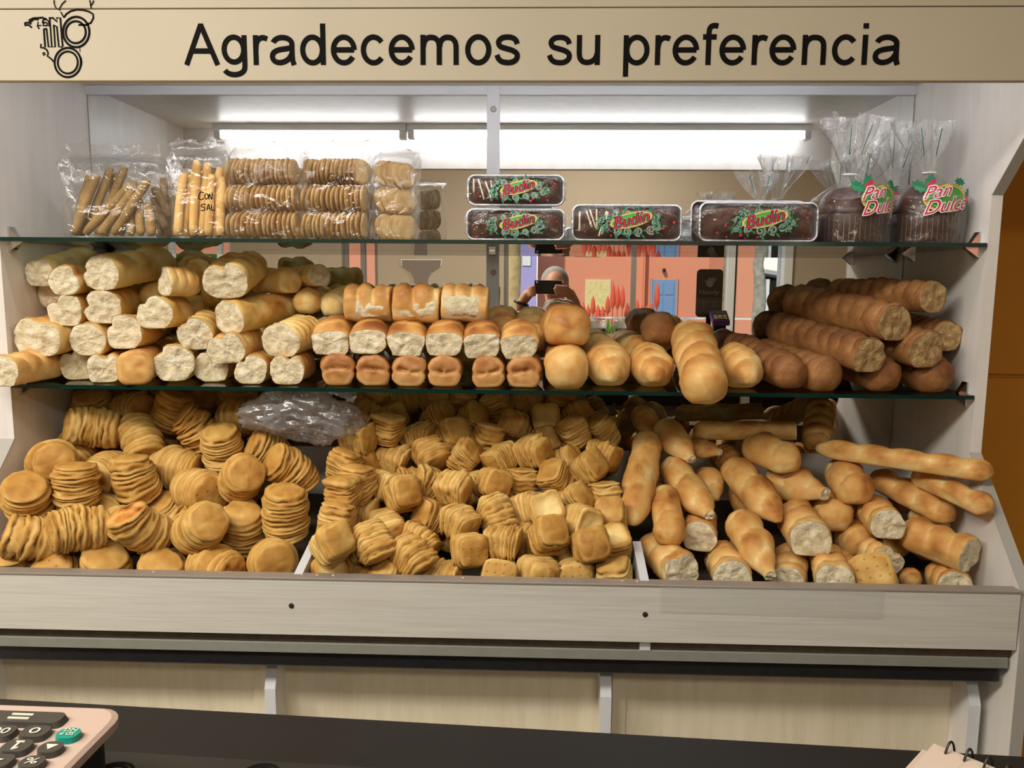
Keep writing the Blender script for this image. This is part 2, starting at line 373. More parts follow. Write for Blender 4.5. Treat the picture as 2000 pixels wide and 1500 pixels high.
# funnel-shaped panel on the pier, pale outline
pts = [(785, 508), (862, 508), (860, 520), (843, 532), (837, 545), (835, 600), (811, 600), (808, 545), (802, 532), (786, 520)]
sg = tag(empty('wall_plaque', (mx(823, YV), RYF+.02, 1.5)), 'dark taupe funnel-shaped plaque with pale outline on the shop wall', 'plaque')
cen = np.mean(pts, axis=0)
def wpt(p, k=1.0):
    q = atY(cen[0]+(p[0]-cen[0])*k, cen[1]+(p[1]-cen[1])*k, YV); return (q.x, q.z)
prism('plaque_outline', [wpt(p, 1.05) for p in pts], 'Y', RYF-.001, RYF+.010, M_frameW, sg)
prism('plaque_face', [wpt(p) for p in pts], 'Y', RYF+.008, RYF+.016, plain('dark_taupe', (124, 110, 98), .6), sg)

# ------------------------------------------------------------------ bread cabinet
cab = tag(empty('bread_cabinet', (-.12, 1.85, 0)), 'white wooden bakery display cabinet with mirrored back, beige sign board and sloped bread bin', 'display cabinet')
prof = [(2.19, 0), (2.19, z(.62)), (1.565, z(.62)), (1.565, z(.40)), (1.762, z(.193)), (1.762, z(-.37)), (1.542, z(-.604)), (1.528, z(-.73)), (1.528, 0)]
for nm, a, b in (('side_panel', XL-.055, XL), ('side_panel', XR, XR+.022)):
    prism(nm, prof, 'X', a, b, M_white, cab)
# grey edging along the panel fronts
for xa, xb in ((XL-.056, XL+.001), (XR-.001, XR+.023)):
    e = [(1.565, .40), (1.762, .193), (1.762, -.37), (1.542, -.604), (1.528, -.73), (1.528, -1.5)]
    for (y0, z0), (y1, z1) in zip(e[:-1], e[1:]):
        prism('edge_band', [(y0, z(z0)), (y1, z(z1)), (y1-.0025, z(z1)), (y0-.0025, z(z0))], 'X', xa, xb, M_white if z0 > -.3 and z1 < .1 else M_edge, cab)
fb = box('sign_board', (-1.75, 1.548, z(.378)), (1.55, 1.566, z(.5085)), M_fascia, cab, .0015)
box('upper_sign_board', (-1.75, 1.549, z(.5105)), (1.55, 1.566, z(.80)), M_fascia, cab, .0015)
box('canopy_panel', (XL, 1.566, z(.5115)), (XR, 2.19, z(.5295)), M_white, cab)
box('sign_board_backing', (XL, 1.5665, z(.380)), (XR, 1.570, z(.5113)), M_white, cab)
box('back_panel', (XL, 2.158, z(-.75)), (XR, 2.185, z(.5113)), M_white, cab)
XM0, XM1 = atY(951, 300, DM).x, atY(976, 300, DM).x
for a, b in ((XL+.003, XM0+.004), (XM1-.004, XR-.003)):
    box('mirror_panel', (a, DM, z(-.46)), (b, 2.157, z(.5113)), M_mirror, cab)
box('mullion', (XM0, DM-.008, z(-.46)), (XM1, DM+.001, z(.5113)), M_alu, cab, .001)
box('top_rail', (XL, DM-.007, z(.488)), (XM0, DM+.001, z(.5113)), M_alu, cab, .001)
box('top_rail', (XM1, DM-.007, z(.488)), (XR, DM+.001, z(.5113)), M_alu, cab, .001)
for py in (213, 532):
    p = atY(964, py, DM-.008); o = lathe('screw_cap', [(.0, 0), (.008, 0), (.008, .002), (.006, .003)], M_edge, cab, 20)
    o.matrix_parent_inverse = Matrix.Translation(-Vector(cab.location)); o.rotation_euler = (math.radians(90), 0, 0); o.location = p
# lettering on the sign board: sans-serif letters drawn as even strokes
def arc(cx, cy, rx, ry, a0, a1, n=22): return [(cx+rx*math.cos(math.radians(a0+(a1-a0)*i/n)), cy+ry*math.sin(math.radians(a0+(a1-a0)*i/n))) for i in range(n+1)]
def smooth2(P, n=5):
    out = []
    for i in range(len(P)-1):
        a, b, c, d = P[max(i-1, 0)], P[i], P[i+1], P[min(i+2, len(P)-1)]
        for k in range(n):
            t = k/n; out.append(tuple(.5*(2*b[q]+(c[q]-a[q])*t+(2*a[q]-5*b[q]+4*c[q]-d[q])*t*t+(3*b[q]-a[q]-3*c[q]+d[q])*t**3) for q in (0, 1)))
    return out+[P[-1]]
GL = {
 'A': (.667, [[(.045, 0), (.333, .70)], [(.333, .70), (.622, 0)], [(.15, .245), (.52, .245)], [(.29, .675), (.376, .675)]]),
 'o': (.556, [arc(.278, .26, .19, .222, 0, 360, 36)]), 'c': (.5, [arc(.265, .26, .185, .222, 38, 322, 30)]),
 'e': (.556, [arc(.278, .26, .19, .222, 0, 328, 32), [(.09, .262), (.468, .262)]]),
 'd': (.556, [arc(.262, .26, .18, .222, 0, 360, 36), [(.456, 0), (.456, .716)]]), 'p': (.556, [arc(.294, .26, .18, .222, 0, 360, 36), [(.10, -.205), (.10, .519)]]),
 'g': (.556, [arc(.262, .268, .18, .216, 0, 360, 36), [(.456, .519), (.456, .0), (.452, -.06)]+arc(.262, -.05, .188, .118, -8, -160, 16)]),
 'a': (.556, [arc(.27, .365, .172, .112, 168, 0, 16)+[(.442, .20), (.448, .08), (.475, 0)], smooth2([(.44, .305), (.35, .285), (.2, .262), (.105, .215), (.08, .14), (.115, .072), (.2, .042), (.3, .06), (.385, .115), (.44, .2)])]),
 'r': (.333, [[(.11, 0), (.11, .519)], smooth2([(.112, .28), (.13, .39), (.18, .455), (.25, .475), (.325, .452)])]),
 'n': (.556, [[(.11, 0), (.11, .519)], smooth2([(.112, .30), (.14, .40), (.21, .463), (.29, .474), (.37, .455), (.425, .395), (.44, .30)])+[(.44, 0)]]),
 'm': (.833, [[(.11, 0), (.11, .519)], smooth2([(.112, .30), (.14, .41), (.20, .466), (.27, .474), (.34, .455), (.392, .39), (.405, .30)])+[(.405, 0)], smooth2([(.407, .30), (.435, .41), (.50, .466), (.57, .474), (.64, .455), (.695, .39), (.71, .30)])+[(.71, 0)]]),
 'u': (.556, [[(.445, 0), (.445, .519)], [(.11, .519), (.11, .22)]+smooth2([(.11, .21), (.125, .12), (.18, .06), (.26, .045), (.34, .062), (.41, .12), (.443, .21)])]),
 's': (.5, [smooth2([(.425, .362), (.395, .43), (.33, .468), (.25, .478), (.16, .465), (.10, .42), (.09, .37), (.125, .315), (.22, .283), (.33, .252), (.41, .205), (.428, .145), (.395, .08), (.32, .045), (.24, .04), (.15, .057), (.09, .105), (.06, .172)])]),
 'f': (.278, [[(.125, 0), (.125, .56)]+smooth2([(.126, .58), (.14, .64), (.18, .675), (.235, .682), (.285, .672)]), [(.02, .487), (.262, .487)]]),
 'i': (.222, [[(.11, 0), (.11, .519)], [(.11, .625), (.11, .716)]])}
def word_strokes(s_, x0, x1, zb, capz):
    adv = 0; parts = []
    for ch in s_:
        w, st_ = GL[ch]
        for q in st_: parts.append([(adv+p[0], p[1]) for p in q])
        adv += w
    lo = min(p[0] for q in parts for p in q)-.045; hi = max(p[0] for q in parts for p in q)+.045; sx = (x1-x0)/(hi-lo); sz = (capz-zb)/.716
    return [[(x0+(p[0]-lo)*sx, zb+p[1]*sz) for p in q] for q in parts], .094*sz
YB = 1.548
def bx_(px, py): q = atY(px, py, YB); return q.x, q.z
for wtxt, p0, p1 in (('Agradecemos', 360, 1015), ('su', 1068, 1171), ('preferencia', 1217, 1757)):
    x0, zb = bx_(p0, 127); x1, _ = bx_(p1, 127); _, zc = bx_((p0+p1)/2, 46); _, zb = bx_((p0+p1)/2, 127)
    qs, wd = word_strokes(wtxt, x0, x1, zb, zc)
    v, f = merge([ribbon(q, wd, YB, .0007+.00002*i) for i, q in enumerate(qs)])
    link('lettering', mesh('lettering', v, f, False), fb, M_ink)
# line emblem: chef hat over ringed letters, drawn from strokes
def LP(q): return [bx_(a*260/2000, b*180/1385) for a, b in q]
def circ(cx, cy, rx, ry, n=40): return [(cx+rx*math.cos(2*math.pi*i/n), cy+ry*math.sin(2*math.pi*i/n)) for i in range(n)]
st = []
PXM = .00096*260/2000*1.08
def stroke(q, w, closed=False): st.append(ribbon(LP(q), w*PXM, YB, .0007, closed))
stroke(circ(1146, 482, 198, 228), 32, True); stroke(circ(1140, 485, 150, 165), 30, True)
stroke(circ(1020, 940, 198, 220), 30, True); stroke(circ(1020, 940, 150, 165), 28, True)
stroke([(960, 265), (1000, 210), (1060, 170), (1150, 145), (1250, 150), (1340, 175), (1400, 215), (1405, 270), (1370, 340), (1300, 375), (1180, 375)], 26)
stroke([(915, 180), (960, 265)], 18); stroke([(815, 0), (812, 50), (835, 115), (910, 160)], 14); stroke([(990, 5), (930, 60), (895, 130)], 12)
stroke([(1350, 0), (1358, 60), (1370, 130)], 14); stroke([(1408, 5), (1390, 50), (1362, 85)], 12)
stroke([(640, 345), (650, 300), (690, 290), (735, 320), (740, 400)], 22)
stroke([(650, 330), (650, 385), (710, 385), (708, 345), (680, 335), (650, 350)], 22)
stroke([(660, 440), (680, 710)], 26); stroke([(700, 430), (730, 705), (830, 705), (810, 380)], 24); stroke([(655, 438), (705, 432)], 22)
stroke([(735, 275), (795, 270), (862, 330), (850, 270), (908, 268), (930, 560), (945, 700)], 26)
stroke([(748, 280), (780, 700)], 22); stroke([(800, 380), (855, 400), (885, 705), (940, 705)], 24)
stroke([(375, 345), (375, 380), (430, 375), (480, 415)], 26); stroke([(375, 345), (440, 340), (440, 305), (500, 275), (590, 270), (640, 265), (700, 290)], 26)
stroke([(455, 370), (470, 320), (520, 285), (580, 300)], 24); stroke([(560, 380), (590, 435)], 22); stroke([(575, 330), (565, 380), (620, 385)], 18)
stroke([(620, 660), (612, 715), (660, 720), (705, 750), (725, 800), (715, 845), (765, 880), (810, 930)], 24); stroke([(650, 785), (655, 830), (685, 820), (660, 790)], 20)
stroke([(1215, 860), (1230, 930), (1222, 990)], 18); stroke([(1200, 710), (1205, 780)], 9)
v, f = merge(st); link('emblem', mesh('emblem', v, f, False), fb, M_ink)
# shelf brackets: wedge clamps
def bracket(x, y, zc, side, rear=False):
    s = side; pts3 = [(0, -.028), (.030*s, -.004), (.030*s, .004), (.02*s, .004), (.004*s, .030), (0, .030)] if not rear else [(0, -.024), (.018*s, -.003), (.018*s, .004), (0, .010)]
    bm = bmesh.new(); w = .011
    a = [bm.verts.new((x+p[0], y-w*(1-.55*min(1, abs(p[0])/.03)), zc+p[1])) for p in pts3]; b = [bm.verts.new((x+p[0], y+w*(1-.55*min(1, abs(p[0])/.03)), zc+p[1])) for p in pts3]
    bm.faces.new(a); bm.faces.new(b[::-1]); n = len(pts3)
    for i in range(n): bm.faces.new((a[i], a[(i+1) % n], b[(i+1) % n], b[i]))
    return fin(bm, 'shelf_bracket', M_chrome, cab)
Z1, Z2 = .0875, -.246                       # shelf centre heights relative to the camera
for zz in (Z1, Z2):
    for yy in (1.80, 2.10):
        bracket(XL, yy, z(zz), 1); bracket(XR, yy, z(zz), -1)
    box('centre_bracket', ((XM0+XM1)/2-.01, DM-.03, z(zz)-.018), ((XM0+XM1)/2+.01, DM-.004, z(zz)-.0035), M_chrome, cab, .003)
# glass shelves
def shelf(zc, label):
    t = tag(empty('glass_shelf', (-.12, 1.95, z(zc))), label, 'shelf')
    a, b, y0, y1, h = XL+.004, XR-.004, 1.757, DM-.004, .0045
    bm = bmesh.new(); bmesh.ops.create_cube(bm, size=1)
    for v in bm.verts: v.co = Vector(((a+b)/2+v.co.x*(b-a), (y0+y1)/2+v.co.y*(y1-y0), z(zc)+v.co.z*2*h))
    bmesh.ops.recalc_face_normals(bm, faces=bm.faces)
    for f in bm.faces: f.material_index = 0 if abs(f.normal.z) > .5 else 1
    fin(bm, 'glass_pane', [M_glass, M_glassedge], t)
    return t
shelf(Z1, 'upper clear glass shelf with dark green edge holding the bagged goods')
shelf(Z2, 'lower clear glass shelf with dark green edge carrying bread loaves')
S1T, S2T = z(Z1)+.0045, z(Z2)+.0045
# bread bin
bb = box('bin_front_board', (XL, 1.533, z(-.728)), (XR-.003, 1.551, z(-.609)), M_board, cab, .001)
box('bin_lip', (XL, 1.531, z(-.609)), (XR-.002, 1.562, z(-.604)), plain('worn_metal_lip', (158, 148, 138), .4, .3), cab, .001)
prism('bin_floor', [(1.551, z(-.735)), (2.16, z(-.60)), (2.16, z(-.615)), (1.551, z(-.75))], 'X', XL, XR, M_binfloor, cab)
for px, py in ((585, 1122), (1258, 1130)):
    xx = atY(px, py, 1.56).x
    prism('bin_divider', [(1.552, z(-.735)), (1.552, z(-.603)), (1.69, z(-.567)), (1.72, z(-.64)), (2.149, z(-.57)), (2.149, z(-.62))], 'X', xx-.009, xx+.009, M_alu, cab)
for px, py in ((569, 1183), (1260, 1200)):
    q = atY(px, py, 1.5325); o = lathe('screw_hole', [(0.0001, 0), (.0055, 0), (.0055, .001), (.0001, .001)], plain('dark_hole', (40, 30, 24), .9), cab, 14)
    o.rotation_euler = (math.radians(90), 0, 0); o.matrix_parent_inverse = Matrix.Translation(-Vector(cab.location)); o.location = q
# crumb tray gap, grey edging, black worktop edge
box('crumb_tray', (XL, 1.57, z(-.752)), (XR, 2.15, z(-.738)), M_crumbs, cab)
box('worktop_edging', (XL, 1.548, z(-.775)), (XR-.006, 2.10, z(-.752)), plain('blue_grey_edging', (134, 134, 124), .45, var=.1, bscale=40), cab, .002)
box('worktop_slab', (XL, 1.560, z(-.812)), (XR-.012, 2.10, z(-.7755)), M_blackstone, cab, .004)
xx = atY(1260, 1258, 1.545).x; box('tray_rib', (xx-.011, 1.546, z(-.7515)), (xx+.011, 1.62, z(-.729)), M_alu, cab)
box('cupboard_back', (XL, 1.67, 0), (XR, 1.69, z(-.812)), M_door, cab)
for px, dpx in ((528, 1), (1183, 1), (1905, 1)):
    yf = 1.60; xx = atY(px, 1376, yf).x
    prism('cupboard_divider', [(1.67, .0), (1.67, z(-.813)), (1.635, z(-.813)), (yf+.002, z(-.885)), (yf+.002, 0)], 'X', xx-.0115, xx+.0115, M_white, cab)
    prism('divider_edging', [(1.635, z(-.813)), (yf+.002, z(-.885)), (yf+.002, 0), (yf, 0), (yf, z(-.8855)), (1.6325, z(-.813))], 'X', xx-.012, xx+.012, M_alu, cab)
xs = atY(1209, 1360, 1.665).x; box('cupboard_stile', (xs-.015, 1.663, 0), (xs+.015, 1.6705, z(-.813)), M_door, cab)
xs = atY(508, 1340, 1.665).x; box('cupboard_stile', (xs-.015, 1.663, 0), (xs+.018, 1.6705, z(-.813)), M_door, cab)
# strips of clear tape and an old label on the board
q0 = atY(1287, 1152, 1.531); q1 = atY(1722, 1212, 1.531)
tv = []; tf = []; NX, NZ = 30, 6
for i in range(NX+1):
    for j in range(NZ+1):
        x = q0.x+(q1.x-q0.x)*i/NX; t = j/NZ; zz = z(-.603)-t*.058 - .004*i/NX
        tv.append((x, 1.5298-.0012*abs(noise.noise(Vector((x*18, zz*30, 3)))), zz))
for i in range(NX):
    for j in range(NZ): a = i*(NZ+1)+j; tf.append((a, a+1, a+NZ+2, a+NZ+1))
tag(link('clear_tape_strip', mesh('clear_tape_strip', tv, tf), None, M_tape), 'wide strip of wrinkled clear tape stuck along the top of the bin board', 'tape')
# light tubes on the rear of the sign board, seen in the mirror
for n_, (a, b) in enumerate(((420, 794), (797, 1583))):
    p0 = atY(a, 263, 2.66); p1 = atY(b, 265, 2.66); yy = 2*DM-2.66; zz = (p0.z+p1.z)/2
    t = tag(empty('tube_lamp', ((p0.x+p1.x)/2, yy, zz)), ['short fluorescent tube lamp behind the sign board, above the bagged breadsticks', 'long fluorescent tube lamp behind the sign board, above the wrapped cakes'][n_], 'lamp', 'tube lamps behind the sign board')
    tube('light_tube', [(p0.x+.02, yy, zz), (p1.x-.02, yy, zz)], .0115, M_tube, t, 16)
    box('lamp_housing', (p0.x, yy-.022, zz+.0125), (p1.x, yy+.018, z(.5113)), M_frameW, t)
    for x in (p0.x+.001, p1.x-.023): box('end_cap', (x, yy-.015, zz-.014), (x+.022, yy+.015, zz+.014), M_frameW, t, .003)

# ------------------------------------------------------------------ customer counter in front
CT = z(-.28)
eL, eR = atZ(0, 1365, CT), atZ(2000, 1478, CT)
sl = (eR.y-eL.y)/(eR.x-eL.x)
def ey(x): return eL.y + sl*(x-eL.x)
ctr = tag(empty('shop_counter', (0, .2, 0)), 'black topped shop counter between customer and bread cabinet', 'counter')
x0, x1 = -1.9, 1.75
M_ctop = plain('matt_black_top', (20, 19, 18), .45, var=.2, bscale=30); M_ctop2 = plain('dark_glass_top', (30, 29, 26), .2, spec=.4)
prism('counter_top', [(x0, ey(x0)), (x1, ey(x1)), (x1, -.08), (x0, -.08)], 'Z', CT-.035, CT, M_ctop, ctr)
d_in = eL.y - atZ(210, 1462, CT).y - .0
prism('glass_inlay', [(x0+.05, ey(x0)-.052), (x1-.05, ey(x1)-.052), (x1-.05, -.04), (x0+.05, -.04)], 'Z', CT-.001, CT+.002, M_ctop2, ctr)
prism('front_panel', [(x0, -.06), (x1, -.06), (x1, -.08), (x0, -.08)], 'Z', 0, CT-.035, M_black, ctr)
for xx in (x0, x1-.02): prism('end_panel', [(xx, ey(xx)-.03), (xx+.02, ey(xx)-.03), (xx+.02, -.06), (xx, -.06)], 'Z', 0, CT-.035, M_black, ctr)
prism('display_shelf', [(x0+.02, ey(x0)-.05), (x1-.02, ey(x1)-.05), (x1-.02, -.06), (x0+.02, -.06)], 'Z', CT-.42, CT-.40, M_edge, ctr)
prism('shelf_rail', [(x0+.02, ey(x0)-.04), (x1-.02, ey(x1)-.04), (x1-.02, ey(x1)-.05), (x0+.02, ey(x0)-.05)], 'Z', CT-.425, CT-.385, M_alu, ctr)
prism('base_panel', [(x0+.02, ey(x0)-.06), (x1-.02, ey(x1)-.06), (x1-.02, ey(x1)-.08), (x0+.02, ey(x0)-.08)], 'Z', 0, CT-.43, M_black, ctr)
for px_ in (1245, 1475): 
    xx = mx(px_, 3.85); box('counter_post', (xx-.02, ey(xx)-.06, 0), (xx+.02, ey(xx)-.03, CT-.035), M_alu, ctr)
# ring motif printed on the counter glass
rp = []
for px, py in ((232, 1497), (515, 1500)):
    c = atZ(px, py, CT+.002)
    for r in (.0105, .0075):
        ring = [(c.x+r*math.cos(a*math.pi/16), c.y-.006+r*.9*math.sin(a*math.pi/16)) for a in range(32)]
        v, f = ribbon(ring, .0016, 0, .0004, True)
        rp.append(([(p[0], p[2], CT+.002-p[1]) for p in v], f))
for v, f in rp: link('ring_print', mesh('ring_print', v, f, False), ctr, M_ink)

# ------------------------------------------------------------------ street seen in the mirror
GZ = -.40                                   # street level below the raised shop floor
M_pink = plain('salmon_stucco', (226, 148, 116), .8, bump=.1, bscale=20, var=.05); M_purple = plain('lilac_stucco', (172, 160, 214), .8, var=.04, bscale=5)
M_blue = plain('sky_blue_paint', (116, 152, 196), .5); M_bark = plain('pale_bark', (170, 138, 100), .9, bump=.8, bscale=14, var=.5)
M_leaf = plain('foliage', (112, 156, 58), .6, var=.3, bscale=3); M_red = plain('aloe_flower_red', (226, 84, 52), .6); M_grass = plain('garden_grass', (146, 160, 84), .9, var=.35, bscale=8)
struct(box('ground', (-40, -60, GZ-.2), (40, RYF-.2, GZ), plain('pavement', (176, 160, 140), .9, var=.15, bscale=1)))
YH = 2*DM-30.0
def hx(px, Yv=30.0): return atY(px, 551, Yv).x
def hz(py, Yv=30.0): return atY(1200, py, Yv).z
hs = tag(empty('street_house', (4, YH, GZ)), 'salmon pink house with blue door across the street', 'house')
box('house_wall', (hx(1050), YH-5, GZ), (hx(1475), YH, 6.5), M_pink, hs)
box('house_wing', (hx(1255), YH-.2, GZ), (hx(1257), YH+.35, 6.5), M_pink, hs)
d = box('door_leaf', (hx(1274), YH-.05, GZ), (hx(1320), YH+.05, hz(546)), M_blue, hs)
for a, b, c, e in ((1278, 1295, 551, 575), (1299, 1316, 551, 575), (1278, 1295, 580, 630), (1299, 1316, 580, 630)):
    box('door_board', (hx(a), YH+.04, hz(e)), (hx(b), YH+.075, hz(c)), M_blue, d, .01)
for a, b in ((1270, 1274), (1320, 1324)): box('door_jamb', (hx(a), YH-.05, GZ), (hx(b), YH+.08, hz(543)), plain('pale_jamb', (170, 150, 150), .7), hs)
w = box('window_frame', (hx(1143), YH-.02, hz(606)), (hx(1193), YH+.05, hz(546)), plain('cream_frame', (226, 206, 160), .6), hs)
for a, b in ((1147, 1167), (1169, 1189)):
    box('curtain_pane', (hx(a), YH+.04, hz(602)), (hx(b), YH+.06, hz(550)), plain('yellow_curtain', (238, 220, 150), .7, var=.25, bscale=9), w)
box('upper_window', (hx(1120), YH-.02, hz(500)), (hx(1170), YH+.05, hz(440)), plain('upper_curtain', (232, 210, 140), .7), hs)
box('lamp_bracket', (hx(1293), YH, hz(531)), (hx(1298), YH+.2, hz(524)), M_black, hs)
hp = tag(empty('street_house', (0, YH+2, GZ)), 'lilac house beside the pink house across the street', 'house')
box('house_wall', (hx(985, 28), YH-3, GZ), (hx(1048, 28), YH+2, 7), M_purple, hp)
box('house_window', (hx(1020, 28), YH+1.99, hz(520, 28)), (hx(1036, 28), YH+2.05, hz(490, 28)), M_frameW, hp)
h2 = tag(empty('street_house', (10, YH+6, GZ)), 'salmon house with a dark open porch and slanted roof', 'house')
y2 = YH+6
box('house_wall', (hx(1440, 24), y2-4, GZ), (hx(1490, 24), y2, 6), M_pink, h2)
box('porch_void', (hx(1488, 24), y2-4, GZ), (hx(1600, 24), y2-1.5, hz(545, 24)), plain('dark_porch', (66, 62, 60), .8), h2)  # solid dark block, the shade inside the porch put into its colour
prism('porch_roof', [(hx(1470, 24), hz(528, 24)), (hx(1600, 24), hz(548, 24)), (hx(1600, 24), hz(540, 24)), (hx(1470, 24), hz(520, 24))], 'Y', y2-4, y2, plain('grey_roof', (168, 168, 172), .7), h2)
for p in (1502, 1540): box('porch_post', (hx(p, 24)-.05, y2-.2, GZ), (hx(p, 24)+.05, y2-.1, hz(543, 24)), M_frameW, h2)
bl = tag(empty('street_house', (-12, YH, GZ)), 'cream house far down the street behind green trees', 'house')
box('house_wall', (hx(300), YH-3, GZ), (hx(760), YH-1, 3.2), M_pink, bl); box('roof', (hx(296), YH-3.4, 3.2), (hx(764), YH-.6, 3.45), plain('terracotta_roof', (170, 96, 70), .8), bl)
def tree(px, Yv, dia, h, crown, label, nleaf=420, sd=1, bark=M_bark):
    y = 2*DM-Yv; x = hx(px, Yv); t = tag(empty('street_tree', (x, y, GZ)), label, 'tree', 'trees along the street')
    rr = random.Random(sd); pts = [(x+.12*noise.noise(Vector((i*.6, sd, 0)))*dia*3, y, GZ+h*i/10) for i in range(11)]
    tube('trunk', pts, [dia/2*(1.25-.05*i + .06*math.sin(i*5)) for i in range(11)], bark, t, 12)
    V = []; F = []
    for i in range(nleaf):
        a = rr.uniform(0, 6.28); b = math.acos(rr.uniform(-1, 1)); r = crown*(rr.random()**.4)
        c = Vector((x+r*math.sin(b)*math.cos(a), y+r*math.sin(b)*math.sin(a), GZ+h+crown*.45+.7*r*math.cos(b)))
        u = Vector((rr.uniform(-1, 1), rr.uniform(-1, 1), rr.uniform(-1, 1))).normalized(); w_ = u.orthogonal().normalized(); s_ = crown*.11
        k = len(V); V += [c-u*s_, c+w_*s_*.45, c+u*s_, c-w_*s_*.45]; F.append((k, k+1, k+2, k+3))
    o = link('foliage', mesh('foliage', V, F), t, M_leaf); o['kind'] = 'stuff'
tree(1000, 13.5, .30, 5.5, 2.0, 'thick pale palm-like trunk in front of the lilac house', 300, 3, plain('sunlit_trunk', (226, 190, 132), .9, bump=.7, bscale=10, var=.35))  # sunlight on the trunk is put into its bark colour
tree(1418, 13, .15, 3.2, 1.0, 'slim tree close behind the payment sign', 260, 5)
tree(1484, 17, .24, 3.9, 1.4, 'grey-barked tree before the dark porch', 260, 8, plain('grey_bark', (176, 166, 150), .9, bump=.8, bscale=9, var=.5))
tree(375, 16, .25, 2.3, 2.6, 'leafy green tree outside the small white window', 900, 11)
# garden bed: aloes with red flower spikes, railing
gd = tag(box('garden_bed', (hx(1050, 22), 2*DM-24, GZ), (hx(1470, 22), 2*DM-20, GZ+.12), M_grass), 'strip of green garden in front of the pink house', 'garden bed')
rr = random.Random(4)
for i in range(16):
    px = 1140+i*9.6; Yv = 20.7+(i % 3)*1.2; x = hx(px, Yv); y = 2*DM-Yv; hh = rr.uniform(1.1, 1.9)
    t = tag(empty('aloe_plant', (x, y, GZ+.12)), 'aloe with upright red flower spike in the street garden', 'plant', 'aloes in the street garden')
    V = []; F = []
    for k in range(9):
        a = k*.7; c = Vector((x, y, GZ+.12)); e = Vector((math.cos(a)*.2, math.sin(a)*.2, .45+.2*(k % 3))); s_ = e.cross(Vector((0, 0, 1))).normalized()*.05
        q = len(V); V += [c-s_, c+s_, c+e*.6+s_*.8, c+e, c+e*.6-s_*.8]; F.append((q, q+1, q+2, q+3, q+4))
    link('leaves', mesh('leaves', V, F, False), t, M_leaf)
    lathe('flower_spike', [(.012, 0), (.012, hh*.6), (.06, hh*.66), (.075, hh*.75), (.05, hh*.9), (.005, hh)], M_red, t, 8, (x, y, GZ+.12))
rl = tag(empty('street_railing', (3, 2*DM-19, GZ)), 'low white railing along the garden', 'railing')
box('rail', (hx(1060, 19), 2*DM-19.03, hz(622, 19)), (hx(1500, 19), 2*DM-18.97, hz(619, 19)), M_frameW, rl)
for px in range(1070, 1500, 45): box('post', (hx(px, 19)-.02, 2*DM-19.02, GZ), (hx(px, 19)+.02, 2*DM-18.98, hz(620, 19)), M_frameW, rl)

# ------------------------------------------------------------------ bread shapes
def ss(a, b, x):
    t = min(1, max(0, (x-a)/(b-a))); return t*t*(3-2*t)
def set_tone(me, tone):
    a = me.attributes.new('tone', 'FLOAT', 'POINT'); a.data.foreach_set('value', [float(min(1, max(0, t))) for t in tone])
def end_profile(kind, d, r):
    """relative radius at distance d from an end"""
    if kind == 'cut': return 1.0
    if kind == 'round':
        a = 1.0*r; return 1 if d >= a else math.sqrt(max(0, 1-(1-d/a)**2))
    if kind == 'long':
        a = 2.4*r; return 1 if d >= a else max(0, 1-(1-d/a)**2.2)**.62
    if kind == 'box':
        a = .42*r; return 1 if d >= a else (1-(1-d/a)**3)**(1/3)*.16+.84 if d > .0 else .80
    if kind in ('nub', 'tip'):
        a = 2.1*r; k = .36
        if d < .3*r: return k*(math.sqrt(max(0, 1-(1-d/(.3*r))**2)) if kind == 'nub' else 1)
        return k+(1-k)*ss(.18*r, a, d)**.7
    return 1
